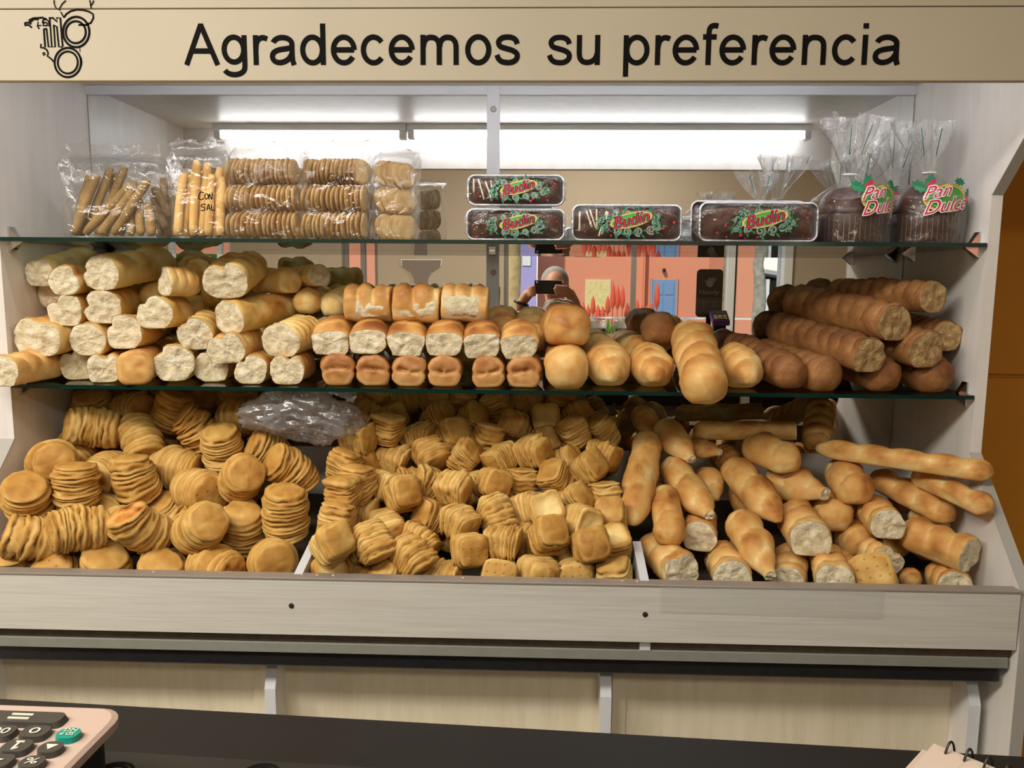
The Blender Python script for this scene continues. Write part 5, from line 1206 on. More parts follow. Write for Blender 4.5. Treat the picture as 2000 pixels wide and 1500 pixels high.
CON = [[(1, .15), (.5, 0), (.05, .4), (.1, .9), (.6, 1), (1, .8)], [(1.5, .2), (1.15, .5), (1.4, .95), (1.8, .6), (1.55, .2)], [(1.95, 1), (2.0, .25), (2.45, .95), (2.55, .1)]]
SAL = [[(.9, .1), (.3, .1), (.1, .4), (.7, .6), (.6, 1), (0, 1)], [(1.1, 1), (1.4, .1), (1.7, 1)], [(1.15, .7), (1.65, .65)], [(1.95, .1), (1.95, 1), (2.6, .95)]]
hand(CON, 388, 375, 10.5, 15, 1.771, b2); hand(SAL, 392, 398, 11, 13, 1.771, b2)
# thin crackers
CK = []
for s_ in range(4):
    V = []; F = []; n = 24; rr_ = random.Random(s_); T = []
    for i, (rf, zf) in enumerate(((.0, -.0), (.7, -.004), (.95, -.0032), (1.0, 0), (.95, .0034), (.7, .0044), (.0, .002))):
        for j in range(n):
            a = 2*math.pi*j/n; k = 1+.05*noise.noise(Vector((math.cos(a)*1.5, math.sin(a)*1.5, s_*5))); w_ = .003*noise.noise(Vector((math.cos(a)*rf*1.3, math.sin(a)*rf*1.3, s_*3.3)))
            V.append((.0315*rf*k*math.cos(a), .0315*rf*k*math.sin(a), zf+w_)); T.append(.42+.25*noise.noise(Vector((math.cos(a)*rf*2, math.sin(a)*rf*2, s_+i*.1)))+(.18 if rf > .9 else 0))
    for i in range(6):
        for j in range(n): F.append((i*n+j, i*n+(j+1) % n, (i+1)*n+(j+1) % n, (i+1)*n+j))
    me = mesh('cracker', V, F); set_tone(me, T); me.materials.append(M_cracker); CK.append(me)
rr = random.Random(9)
def cracker(p, ax, label, group, s=1):
    o = bpy.data.objects.new('round_cracker', rr.choice(CK)); C.objects.link(o); place_z(o, p, ax, rr.uniform(0, 6)); o.scale = (s*.955, s*.955, .72); tag(o, label, 'cracker', group)
rows = ['bottom', 'middle', 'top']
for bagn, (xa, xb, nck) in enumerate(((453, 579, 14), (600, 710, 13))):
    who = ['on edge, {} row, bag beside the pale breadsticks', 'on edge, {} row, bag with scribbled CON'][bagn]
    for r_ in range(3):
        zc = S1T+.0335+r_*.0600; yy = 1.822+.002*r_
        x0_, x1_ = atY(xa+(0, 0, 4)[r_], 440, yy).x, atY(xb+(2, 2, -2)[r_], 440, yy).x
        for i in range(nck):
            fan_ = .22*(i/nck-.4)
            last = bagn == 1 and r_ == 2 and i == nck-1
            cracker(Vector((x0_+(x1_-x0_)*i/(nck-1), yy+rr.uniform(-.003, .003), zc+rr.uniform(0, .001))), (.8, -.6, .05) if last else (1, -.1+rr.uniform(-.06, .06), -.07+.8*fan_+rr.uniform(-.05, .05)),
                    'round cracker showing its flat face at the end of the top row' if last else 'thin round cracker '+who.format(rows[r_]), ['crackers in the bag beside the pale breadsticks', 'crackers in the bag with scribbled CON'][bagn], rr.uniform(.95, 1.02))
for r_ in range(3):
    for i in range(5):
        cracker(Vector((atY(752+i*9.5, 440, 1.85).x, 1.846+.011*i, S1T+.0335+r_*.0600)), (.75, -.62, rr.uniform(-.03, .08)), f'round cracker facing aslant in the {rows[r_]} row of the narrow end bag', 'crackers in the narrow end bag')
bag_px(444, 589, 299, 1.778, 1.868, 4, 'clear bag holding three rows of crackers, beside the pale breadsticks', .045)
b5 = bag_px(591, 720, 299, 1.778, 1.868, 5, 'clear bag holding three rows of crackers, with scribbled CON', .045)
bag_px(723, 806, 306, 1.80, 1.945, 6, 'narrow clear bag of crackers seen edge on, nearest the mirror post', .04, lean=.02)
hand(CON, 640, 339, 14, 15, 1.766, b5, .0016)

# ---- wrapped loaf cakes in foil trays, open side facing out
M_foil = plain('foil', (214, 216, 220), .28, .9, bump=.6, bscale=120); M_choc = bread('chocolate_cake', [(0, (104, 64, 42)), (.5, (70, 40, 26)), (1, (40, 22, 14))], 40, .4, .35)
M_ice = plain('white_icing', (232, 218, 188), .4); M_green = plain('green_print', (18, 122, 82), .5); M_crimson = plain('crimson_print', (196, 28, 66), .5)
M_wprint = plain('white_print', (244, 238, 234), .5); M_gold = plain('gold_print', (206, 186, 96), .5); M_dgold = plain('dull_gold_print', (150, 116, 62), .5); M_lime = plain('lime_print', (70, 160, 60), .5); M_dkchoc = plain('dark_paper_cup', (58, 34, 24), .5, var=.2)
def rrect(w, h, r, n=6):
    P = []
    for cx, cz, a0 in ((w/2-r, h/2-r, 0), (-w/2+r, h/2-r, 90), (-w/2+r, -h/2+r, 180), (w/2-r, -h/2+r, 270)):
        for k in range(n+1): a = math.radians(a0+90*k/n); P.append((cx+r*math.cos(a), cz+r*math.sin(a)))
    return P
def disc(cx, cz, r, yy, n=10): return ribbon([(cx+r*.5*math.cos(6.283*k/n), cz+r*.5*math.sin(6.283*k/n)) for k in range(n)], r, yy, .0004, True)
def poly(P, yy, d=.0004):
    n = len(P); v = [(p[0], yy-d, p[1]) for p in P]+[(p[0], yy, p[1]) for p in P]
    return v, [tuple(range(n))]+[(i, i+n, (i+1) % n+n, (i+1) % n) for i in range(n)]
def spiral(cx, cz, r, turns, s, a0=0):
    return [(cx+r*(1-k/26*.85)*math.cos(a0+s*turns*6.283*k/26), cz+r*(1-k/26*.85)*math.sin(a0+s*turns*6.283*k/26)) for k in range(27)]
def cake_print(parent, x, zc, yy, w, h, sd, half=False):
    rr_ = random.Random(sd); g = []; wh = []; rd = []
    for k in range(15):
        a = k/15*6.283; cx = x+math.cos(a)*w*.25*rr_.uniform(.8, 1.15)+(.02*w); cz = zc+math.sin(a)*h*.25*rr_.uniform(.85, 1.05); r = h*.115*rr_.uniform(.8, 1.2); s = rr_.choice((-1, 1))
        g.append(ribbon(spiral(cx, cz, r, 1.6, s, a), .0020, yy, .0005)); wh.append(ribbon(spiral(cx, cz, r, 1.6, s, a), .0031, yy, .0002))
        for q in range(2):
            b = a+q*1.1+.4; lx, lz = cx+math.cos(b)*r*1.5, cz+math.sin(b)*r*1.3; u = Vector((math.cos(b), math.sin(b))); t = Vector((-u.y, u.x)); L_ = r*.7
            g.append(poly([(lx-u.x*L_, lz-u.y*L_), (lx+t.x*L_*.35, lz+t.y*L_*.35), (lx+u.x*L_, lz+u.y*L_), (lx-t.x*L_*.35, lz-t.y*L_*.35)], yy, .0005))
    for k in range(16): rd.append(disc(x+rr_.uniform(-.40, .42)*w, zc+rr_.uniform(-.42, .42)*h, rr_.uniform(.0012, .0028), yy))
    for nm, lst, mt in (('swirl_underprint', wh, M_wprint), ('swirl_print', g, M_green), ('dot_print', rd, M_crimson)):
        v, f = merge(lst); o = link(nm, mesh(nm, v, f, False), parent, mt); o['kind'] = 'stuff'
    bx, bz = x+.03*w, zc+h*.06; rot = .22
    def E(rx, rz): return [(bx+rx*math.cos(k*6.283/28)*math.cos(rot)-rz*math.sin(k*6.283/28)*math.sin(rot), bz+rx*math.cos(k*6.283/28)*math.sin(rot)+rz*math.sin(k*6.283/28)*math.cos(rot)) for k in range(28)]
    for nm, rx, rz, mt, d in (('badge_rim', w*.19, h*.2, M_gold, .0007), ('badge_field', w*.17, h*.16, M_lime, .001)):
        v, f = poly(E(rx, rz), yy, d); link(nm, mesh(nm, v, f, False), parent, mt)
    tw = w*.32
    for nm, gr, mt, d in (('name_outline', .0016, M_wprint, .0014), ('name_lettering', 0, M_crimson, .0019)):
        v, f = text_mesh('Budín', -tw/2, tw/2, -h*.13, h*.17, .35, .0002, 0)
        V = []
        offs = [(0, 0)] if not gr else [(gr*math.cos(k*.785), gr*math.sin(k*.785)) for k in range(8)]
        parts = [([(bx+(p[0]+ox)*math.cos(rot)-(p[2]+oz)*math.sin(rot), yy-d+p[1], bz+(p[0]+ox)*math.sin(rot)+(p[2]+oz)*math.cos(rot)) for p in v], f) for ox, oz in offs]
        V, F = merge(parts); link(nm, mesh(nm, V, F, False), parent, mt)
def budin(px0, px1, zb, h, Y, label, drips, sd, tilt=0, twist=None):
    a = atY(px0, 450, Y); b = atY(px1, 450, Y); w = b.x-a.x; x = (a.x+b.x)/2; zc = zb+h/2
    t = tag(empty('loaf_cake', (x, Y, zb)), label, 'cake', 'wrapped loaf cakes')
    P = rrect(w-.012, h-.006, .016); n = len(P)
    V = [(x+p[0], Y, zc+p[1]) for p in P]+[(x+p[0]*.88, Y+.058, zc+p[1]*.84) for p in P]; F = [(i, (i+1) % n, (i+1) % n+n, i+n) for i in range(n)]+[tuple(range(n, 2*n))]
    link('foil_tray', mesh('foil_tray', V, F), t, M_foil)
    tube('tray_rim', [(x+p[0], Y, zc+p[1]) for p in rrect(w-.010, h-.0064, .016, 8)], .0028, M_foil, t, 8, True)
    nx, nz = 44, 14; V = []; T = []
    for i in range(nx+1):
        for j in range(nz+1):
            u, v_ = i/nx*2-1, j/nz*2-1; X = u*(w/2-.010); Zz = v_*(h/2-.007); e = (1-abs(u)**6)*(1-abs(v_)**4)
            V.append((x+X, Y+.010-.014*e+.004*noise.noise(Vector((X*50, Zz*50, sd))), zc+Zz)); T.append(.5+.4*noise.noise(Vector((X*35, Zz*35, sd))))
    me = mesh('cake', V, [(i*(nz+1)+j, (i+1)*(nz+1)+j, (i+1)*(nz+1)+j+1, i*(nz+1)+j+1) for i in range(nx) for j in range(nz)]); set_tone(me, T); link('cake', me, t, M_choc)
    rr_ = random.Random(sd)
    for k in range(drips):
        dx = x-w*.42+k*w*.055*rr_.uniform(.8, 1.2); ztop = zc+h*.36*rr_.uniform(.6, 1); ln = h*rr_.uniform(.4, .7)
        tube('icing_drip', [(dx+.004*i*math.sin(k), Y-.0055+.001*i, ztop-ln*i/4) for i in range(5)], [.0016, .002, .0018, .0022, .0028], M_ice, t, 8)
    # film wrap: pillow over the tray with a gathered end
    V = []; nv = 60; m = 16
    for i in range(m+1):
        u = i/m; X = -w/2-.003+(w+.006)*u; k = min(1, 1-abs(2*u-1)**7*.55)
        for j in range(nv):
            q = 2*math.pi*j/nv; c, s = math.cos(q), math.sin(q); g = (abs(c)**5+abs(s)**5)**(-1/5); nz_ = noise.noise(Vector((X*40, c*2, s*2+sd)))
            V.append((x+X, Y+.022+c*g*.040*k*(1+.04*nz_), zc+max(-h/2+.0008, s*g*(h/2+.0012)*k*(1+.02*nz_))))
    F = [(i*nv+j, i*nv+(j+1) % nv, (i+1)*nv+(j+1) % nv, (i+1)*nv+j) for i in range(m) for j in range(nv)]
    fl = link('film_wrap', mesh('film_wrap', V, F), t, M_film2)
    cake_print(t, x, zc, Y-.021, w, h, sd)
    if twist:
        plume(fl, Vector((atY(twist[0], 450, Y+.03).x, Y+.03, zb+h-.006)), twist[1], sd, t)
    return t
def plume(_, base, size, sd, parent, neck=.012, mat=None):
    """gathered bag neck flaring into a crumpled plume"""
    V = []; n = 48; m = 12
    for i in range(m+1):
        t = i/m; r = neck+size*.33*ss(0, 1, t)**.9
        for j in range(n):
            a = 2*math.pi*j/n; pl = 1+.45*math.sin(a*5+sd)*ss(0, .5, t)+.3*math.sin(a*9+sd*2)*t+.25*noise.noise(Vector((math.cos(a)*2, math.sin(a)*2, t*3+sd)))
            V.append((base.x+r*pl*math.cos(a)+.12*size*t*math.sin(sd), base.y+.45*r*pl*math.sin(a), base.z+size*t*(1+.16*noise.noise(Vector((math.cos(a)*3, math.sin(a)*3, sd)))*t)))
    F = [(i*n+j, i*n+(j+1) % n, (i+1)*n+(j+1) % n, (i+1)*n+j) for i in range(m) for j in range(n)]
    o = link('gathered_neck', mesh('gathered_neck', V, F), parent, mat or M_plume)
    tube('bag_tie', [(base.x+(neck+.001)*math.cos(k*.5236), base.y+.5*(neck+.001)*math.sin(k*.5236), base.z+.002) for k in range(12)], .0022, M_wprint, parent, 6, True)
    for q in range(2):
        e = .02*(q*2-1); tube('green_seam', [(base.x+e*.3+.12*size*t_*math.sin(sd)+e*t_, base.y-.2*size*t_, base.z+size*t_) for t_ in (.35, .5, .65, .85)], .0011, M_green, parent, 5)
    return o
budin(908, 1106, S1T, .073, 1.80, 'wrapped loaf cake at the bottom of the pair stacked by the mirror post', 0, 1)
budin(910, 1104, S1T+.0768, .071, 1.805, 'wrapped loaf cake with white drips on top of the stacked pair', 4, 2)
budin(1114, 1334, S1T, .083, 1.80, 'wrapped loaf cake with white icing drips lying alone beside the stacked pair', 8, 3)
budin(1362, 1600, S1T, .089, 1.795, 'wrapped loaf cake without icing in front of another, beside the tall cakes', 0, 4)
budin(1345, 1575, S1T, .103, 1.90, 'wrapped loaf cake with a tied plume standing behind another', 0, 5, twist=(1482, .075))

# ---- tall sweet breads in tied bags
def cyl(v, cx, cy, R):
    out = []
    for p in v:
        a = p[0]/R; out.append((cx+(R-p[1])*math.sin(a), cy-(R-p[1])*math.cos(a), p[2]))
    return out
HOLLY = [(0, 1), (.18, .62), (.42, .66), (.34, .3), (.55, .1), (.34, -.1), (.42, -.5), (.16, -.55), (0, -1), (-.16, -.55), (-.42, -.5), (-.34, -.1), (-.55, .1), (-.34, .3), (-.42, .66), (-.18, .62)]
def panettone(px, Y, R, hc, hd, label, sd, turn, ph, lean):
    x = atY(px, 460, Y).x; t = tag(empty('sweet_bread', (x, Y, S1T)), label, 'sweet bread', 'bagged sweet breads')
    lathe('paper_cup', [(R*.93, .001), (R, .006), (R, hc), (R*.985, hc+.002)], M_dkchoc, t, 48, (x, Y, S1T))
    prof = [(R*1.0*math.cos(k/10*1.5708)**.55 if k < 10 else .001, hc+hd*math.sin(k/10*1.5708)) for k in range(11)]
    o = lathe('chocolate_dome', prof, M_choc, t, 48, (x, Y, S1T)); set_tone(o.data, [.6+.3*noise.noise(v.co*40) for v in o.data.vertices])
    st_ = []
    for k in range(16):
        a = -1.15+k*.15; px_, py_ = x+(R+.0006)*math.sin(a), Y-(R+.0006)*math.cos(a); tx, ty = math.cos(a)*.0004, math.sin(a)*.0004
        st_.append(([(px_-tx, py_-ty, S1T+.008), (px_+tx, py_+ty, S1T+.008), (px_+tx, py_+ty, S1T+hc*.93), (px_-tx, py_-ty, S1T+hc*.93)], [(0, 1, 2, 3)]))
    for s_ in st_: link('gold_stripe', mesh('gold_stripe', *s_, False), t, M_dgold)
    rr_ = random.Random(sd)
    for k in range(14):
        a = rr_.uniform(-1.1, 1.1); e = rr_.uniform(.25, .8); rr2 = R*math.cos(e)**.55+.001
        p = Vector((x+rr2*math.sin(a), Y-rr2*math.cos(a), S1T+hc+hd*math.sin(e)))
        lathe('sprinkle', [(.0004, -.002), (.0022, 0), (.0004, .002)], rr_.choice([M_gold, M_wprint, M_crimson, M_lime]), t, 8, p)
    # bag
    V = []; n = 72; m = 24; Rb = R+.007; Ht = hc+hd+.03
    for i in range(m+1):
        u = i/m; r = Rb*(1+.02*math.sin(u*9+sd)) if u < .55 else Rb*(1-ss(.55, 1.0, u))+.014
        if u < .12: r *= 1.01
        for j in range(n):
            a = 2*math.pi*j/n; pl = 1+(.025+.22*ss(.6, 1, u))*noise.noise(Vector((math.cos(a)*3, math.sin(a)*3, u*2.5+sd)))+.03*noise.noise(Vector((math.cos(a)*9, math.sin(a)*9, u*7+sd)))
            V.append((x+max(r*pl, .01)*math.cos(a)+lean*.2*ss(.6, 1, u), Y+max(r*pl, .01)*math.sin(a), S1T+.001+Ht*u))
    F = [(i*n+j, i*n+(j+1) % n, (i+1)*n+(j+1) % n, (i+1)*n+j) for i in range(m) for j in range(n)]
    fl = link('film_bag', mesh('film_bag', V, F), t, M_film2)
    plume(fl, Vector((x+lean*.2, Y, S1T+Ht-.004)), ph, sd, t, .014)
    # print on the bag front
    Rp = Rb+.004; zt = S1T+hc+hd*.42
    def pr(nm, geo, mt, d):
        v, f = geo; v = cyl([(p[0]*1.3+turn*Rp, p[1]-d, zt+(p[2]-zt)*1.3) for p in v], x, Y, Rp); link(nm, mesh(nm, v, f, False), t, mt)
    for ox, oz, s_, ro in ((-.044, .022, .017, .9), (-.030, .029, .015, -.4), (.044, .008, .015, -.3), (.047, -.008, .013, .5), (.022, .029, .013, 1.4)):
        pr('holly_leaf', poly([(ox+s_*(p[0]*math.cos(ro)-p[1]*math.sin(ro)), zt+oz+s_*(p[0]*math.sin(ro)+p[1]*math.cos(ro))) for p in HOLLY], 0), M_green, .0004)
    for ox, oz in ((-.03, .024), (-.024, .029), (.047, -.002), (.043, .006)): pr('berry', disc(ox, zt+oz, .0042, 0), M_crimson, .001)
    pr('badge', poly([(.038*math.cos(k*.2244), zt+.002+.024*math.sin(k*.2244)) for k in range(28)], 0), M_gold, .0006); pr('badge_field', poly([(.031*math.cos(k*.2244), zt+.002+.019*math.sin(k*.2244)) for k in range(28)], 0), M_lime, .0009)
    for word, x0_, x1_, z0_, z1_ in (('Pan', -.036, .006, .006, .026), ('Dulce', -.034, .040, -.020, .002)):
        for nm, gr, mt, d in (('name_outline', .0017, M_wprint, .0013), ('name_lettering', 0, M_crimson, .0019)):
            v, f = text_mesh(word, x0_, x1_, zt+z0_, zt+z1_, .35, .0002, 0); parts = []
            for ox, oz in ([(0, 0)] if not gr else [(gr*math.cos(k*.785), gr*math.sin(k*.785)) for k in range(8)]):
                parts.append(([(p[0]+ox, p[1], p[2]+oz+.16*(p[0]+ox)) for p in v], f))
            pr(nm, merge(parts), mt, d)
    return t
panettone(1660, 1.872, .075, .066, .064, 'bagged sweet bread beside the wrapped loaf cakes, print turned aside', 2, .42, .13, -.04)
panettone(1806, 1.872, .072, .068, .066, 'bagged sweet bread with Pan Dulce print facing out, beside the side panel', 5, .04, .115, .0)
# second bag plume standing behind the two
panettone(1738, 2.045, .066, .066, .06, 'third bagged sweet bread half hidden behind the two in front', 7, .1, .13, 0)

# crumpled grey plastic bag stuffed under the lower shelf
cb = atY(586, 806, 1.845); V = []; n, m = 110, 52
for i in range(m+1):
    ph_ = math.pi*i/m
    for j in range(n):
        a = 2*math.pi*j/n; d = Vector((math.sin(ph_)*math.cos(a), math.sin(ph_)*math.sin(a), math.cos(ph_)))
        k = 1.02+.32*noise.noise(d*1.6+Vector((4, 0, 0)))+.34*(.35-abs(noise.noise(d*3.2)))+.16*(.3-abs(noise.noise(d*7)))
        p = Vector((d.x*.122*k, d.y*.06*k, d.z*.056*k)); p.z -= .16*p.x*(p.x > 0); V.append(cb+p+Vector((0, 0, -.0)))
V = [Vector((p.x, p.y, min(p.z, z(Z2)-.0055))) for p in V]
tag(link('plastic_bag', mesh('plastic_bag', V, [(i*n+j, (i+1)*n+j, (i+1)*n+(j+1) % n, i*n+(j+1) % n) for i in range(m) for j in range(n)]), None, M_bagfilm), 'crumpled translucent grey plastic bag stuffed between biscuits and glass shelf', 'plastic bag')
for i, (a, b) in enumerate(((300, 1116), (590, 1123), (620, 1126), (650, 1124), (905, 1132), (1215, 1140), (1245, 1141))):
    p = atY(a, b, 1.545); v = [Vector(q)*.0035*(1+.5*math.sin(i*3+k)) for k, q in enumerate(((1, 0, 0), (-1, .3, 0), (0, 1, .2), (.2, -1, .2), (0, 0, 1)))]
    o = link('crumb', mesh('crumb', [q+Vector((0, 0, .0005)) for q in v], [(0, 2, 4), (2, 1, 4), (1, 3, 4), (3, 0, 4), (0, 3, 1, 2)], False), None, M_crumb); set_tone(o.data, [.4]*5); o.location = (p.x, 1.545, z(-.604))
    tag(o, 'bread crumb lying on the bin lip', 'crumb', 'crumbs on the bin lip')

# ------------------------------------------------------------------ things on the customer counter
M_calc = plain('cream_calculator_case', (180, 156, 142), .5); M_key = plain('dark_grey_key', (62, 58, 52), .5); M_teal = plain('teal_key', (14, 132, 116), .45); M_sym = plain('pale_key_print', (220, 212, 186), .6)
tc_ = CT+.0455
A0, A1, A2, A3 = atZ(0, 1372, tc_), atZ(150, 1377, tc_), atZ(196, 1428, tc_), atZ(110, 1500, tc_)
ux = (A1-A0).normalized(); vx = Vector((ux.y, -ux.x, 0))
cor = A1+ux*((A2-A1).dot(ux)+.002)
calc = tag(empty('desk_calculator', cor), 'cream desk calculator with dark keys and one teal key on the counter', 'calculator')
def cpt(a, b, h=0): q = cor-ux*a+vx*b; return Vector((q.x, q.y, tc_+h))
def slab(nm, a0, a1, b0, b1, rad, h0, h1, mat, parent, taper=.0):
    P = rrect(a1-a0, b1-b0, rad, 5); n = len(P); ca, cb_ = (a0+a1)/2, (b0+b1)/2; V = []
    for hh, k in ((h0, 1), (h1-.0015, 1-taper), (h1, 1-taper-.03)):
        for p in P: V.append(cpt(ca+p[0]*k, cb_+p[1]*k, hh))
    F = [(r*n+i, r*n+(i+1) % n, (r+1)*n+(i+1) % n, (r+1)*n+i) for r in range(2) for i in range(n)]+[tuple(range(n))[::-1], tuple(range(2*n, 3*n))]
    return link(nm, mesh(nm, V, F, False), parent, mat)
slab('case_top', 0, .15, 0, .19, .014, -.006, 0, M_calc, calc); slab('case_base', .006, .144, .006, .184, .012, -.0428, -.006, M_black, calc)
def key(nm, px, py, w, d, mat, sym=None, rnd=.004, sw=.5):
    q = atZ(px, py, tc_+.005); a = (cor-q).dot(ux); b = (q-cor).dot(vx)
    o = slab(nm, a-w/2, a+w/2, b-d/2, b+d/2, min(rnd, w/2-.0005, d/2-.0005), -.001, .0032, mat, calc, .06)
    if sym == '=':
        for s_ in (-.0018, .0018): slab('symbol', a-.006+.0005*s_, a+.006, b+s_-.0007, b+s_+.0007, .0003, .003, .0036, M_sym, o)
    elif sym in ('1', 'tri'):
        P = [(-.0022, -.0035), (-.0022, -.0026), (-.0005, -.0026), (-.0005, .0022), (-.002, .0014), (-.002, .0024), (-.0002, .0036), (.0007, .0036), (.0007, -.0026), (.0022, -.0026), (.0022, -.0035)] if sym == '1' else [(-.003, -.0018), (.003, -.0018), (0, .0024)]
        v = [cpt(a+p[0], b+p[1], h_) for h_ in (.0031, .0036) for p in P]; m = len(P)
        link('symbol', mesh('symbol', v, [tuple(range(m)), tuple(range(m, 2*m))]+[(i, (i+1) % m, (i+1) % m+m, i+m) for i in range(m)], False), o, M_sym)
    elif sym:
        for li, s1 in enumerate(sym.split('|')):
            v, f = text_mesh(s1, -w*sw/2, w*sw/2, 0, d*(.42 if '|' not in sym else .24), 0, .0004, 0); off = -d*.2 if '|' not in sym else (-.02*d - li*d*.32)
            V = [cpt(a+p[0], b+(p[2]+off)*1.0, .0036-p[1]*.2) for p in v]; link('symbol', mesh('symbol', V, f, False), o, M_sym)
K = .0145
key('wide_key', 40, 1393, .050, .0115, M_key, '='); key('number_key', 68, 1421, .0150, .0115, M_key, '0', sw=.35); key('number_key', 2, 1421, .0150, .0115, M_key, '00', sw=.6); key('number_key', 32, 1449, .0150, .0115, M_key, '1', sw=.25)
key('number_key', -5, 1478, .0150, .0115, M_key, '4', sw=.35); key('round_key', 133, 1425, .0125, .0105, M_teal, 'SD P|NG', .0051, .55); key('round_key', 98, 1452, .0125, .0105, M_key, 'tri', .0051, .4); key('round_key', 62, 1480, .0125, .0105, M_key, '%', .0051, .5); key('round_key', 30, 1512, .0125, .0105, M_key, 'C', .0051, .4)
# spiral notepad
tn = CT+.012
N0, N1, N2 = atZ(1824, 1452, tn), atZ(1945, 1500, tn), atZ(1776, 1500, tn)
nu_ = (N1-N0).normalized(); nv_ = Vector((nu_.y, -nu_.x, 0))
pad = tag(empty('spiral_notepad', N0), 'small cream notepad with black wire spiral on the counter', 'notepad')
M_paper = plain('cream_paper', (190, 170, 154), .7)
def psheet(nm, a0, a1, b0, b1, h0, h1, mat):
    V = [tuple(Vector((N0.x, N0.y, 0))+nu_*a+nv_*b+Vector((0, 0, hh))) for hh in (h0, h1) for a, b in ((a0, b0), (a1, b0), (a1, b1), (a0, b1))]
    return link(nm, mesh(nm, V, [(0, 1, 2, 3)[::-1], (4, 5, 6, 7), (0, 1, 5, 4), (1, 2, 6, 5), (2, 3, 7, 6), (3, 0, 4, 7)], False), pad, mat)
psheet('page_block', -.004, .10, .006, .13, CT+.0021, CT+.009, M_paper); psheet('top_sheet', .0, .098, 0, .128, CT+.0092, tn, M_paper)
for k in range(4): psheet('ruled_line', .018+.018*k, .0184+.018*k, .001, .127, tn, tn+.0001, M_edge)
for k in range(9):
    c = Vector((N0.x, N0.y, 0))+nu_*(.008+.0098*k)
    tube('wire_loop', [c+nv_*(.0045*math.cos(a)+.002)+Vector((0, 0, CT+.0095+.0085*math.sin(a)))+nu_*(.0008*a) for a in [math.radians(d) for d in range(-20, 221, 20)]], .0007, M_black, pad, 6)
# cups, payment sign and terminal (seen in the mirror)
for i, px in enumerate((1172, 1217)):
    Yc = .13; xx = mx(px, 2*DM-Yc)
    t = tag(empty('dessert_cup', (xx, Yc, CT+.002)), ['plastic dessert cup beside the window on the counter', 'plastic dessert cup nearer the payment sign on the counter'][i], 'cup', 'dessert cups on the counter')
    lathe('cup_wall', [(.033, .002), (.043, .08), (.045, .082), (.044, .084), (.0415, .081), (.0315, .004)], film('cup_plastic', .25, .4, (236, 230, 220), .6), t, 28, (xx, Yc, CT+.0005))
    lathe('dessert', [(.030, .006), (.0355, .045), (.03, .048), (.001, .05)], plain('dessert', (120, 84, 58), .6, var=.5, bscale=60), t, 24, (xx, Yc, CT))
Ys = ey(.85)-.14; Yv_ = 2*DM-Ys
p0, p1 = atY(1358, 619, Yv_), atY(1413, 526, Yv_); ps = tag(empty('payment_sign', ((p0.x+p1.x)/2, Ys, CT)), 'dark grey rounded payment sign reading Handy on the counter', 'sign')
w_, h_ = p1.x-p0.x, p1.z-p0.z; xc, zc = (p0.x+p1.x)/2, (p0.z+p1.z)/2
prism('sign_panel', [(xc+p[0], zc+p[1]) for p in rrect(w_, h_, .02)], 'Y', Ys-.002, Ys+.002, plain('grey_sign', (74, 72, 70), .5), ps)
M_sgt = plain('sign_print', (150, 148, 142), .5)
prism('lower_field', [(xc-w_*.48, zc-h_*.42), (xc+w_*.48, zc-h_*.42), (xc+w_*.48, zc-h_*.1), (xc-w_*.48, zc-h_*.1)], 'Y', Ys-.003, Ys+.003, plain('grey_field', (100, 98, 94), .5), ps)
for s_, x0_, x1_, z0_, z1_ in (('Handy', -.38, .38, -.02, .07), ('VISA', -.32, -.06, -.2, -.16), ('OCA', -.3, -.08, -.29, -.25), ('MC', .1, .3, -.2, -.16), ('BM', .1, .3, -.29, -.25)):
    v, f = text_mesh(s_, xc+w_*x0_, xc+w_*x1_, zc+h_*z0_, zc+h_*z1_, 0, .010, Ys+.005); link('lettering', mesh('lettering', v, f, False), ps, M_sgt)
hp_ = [ribbon(list(zip([xc+w_*(.0+.0*k)+(-.03+.012*k) for k in (0,)]*1, [zc])) if False else [(xc-.012+.009*k, zc+h_*.22), (xc-.006+.012*k, zc+h_*.34-.004*abs(k-1.5))], .0065, Ys+.005, .010) for k in range(4)]
hp_.append(disc(xc, zc+h_*.2, .018, Ys+.005, 14)); hp_.append(ribbon([(xc-.01, zc+h_*.19), (xc-.024, zc+h_*.27)], .006, Ys+.005, .010))
v, f = merge(hp_); o = link('hand_emblem', mesh('hand_emblem', [(a, Ys+.005 if b > Ys else Ys-.005, c) for a, b, c in v]+[(a, Ys+.0045, c) for a, b, c in v], f+[tuple(i+len(v) for i in q) for q in f], False), ps, M_sgt); o['kind'] = 'stuff'
box('sign_stem', (xc-.012, Ys-.002, CT+.012), (xc+.012, Ys+.002, p0.z+.01), M_black, ps); box('sign_foot', (xc-.05, Ys-.035, CT+.002), (xc+.05, Ys+.035, CT+.013), M_black, ps, .003)
Yt = Ys+.085; xt = mx(1408, 2*DM-Yt); pt = tag(empty('card_terminal', (xt, Yt, CT)), 'purple card payment terminal on a black stand', 'card terminal')
box('stand_base', (xt-.045, Yt-.03, CT+.002), (xt+.045, Yt+.045, CT+.012), M_black, pt, .003); prism('stand', [(Yt-.02, CT+.01), (Yt+.03, CT+.01), (Yt+.02, CT+.085), (Yt-.01, CT+.085)], 'X', xt-.03, xt+.03, M_black, pt)
M_pur = plain('purple_plastic', (72, 36, 96), .4)
tb = prism('terminal_body', [(Yt-.045, CT+.12), (Yt+.05, CT+.075), (Yt+.055, CT+.10), (Yt-.03, CT+.15)], 'X', xt-.042, xt+.042, M_pur, pt, .004)
def tp_(s, x, dz): return (x, Yt-.025+.078*s, CT+.1495-.046*s+dz)
v = [tp_(a, xt+b, .003) for a, b in ((.08, -.03), (.08, .03), (.45, .03), (.45, -.03))]+[tp_(a, xt+b, -.003) for a, b in ((.08, -.03), (.08, .03), (.45, .03), (.45, -.03))]
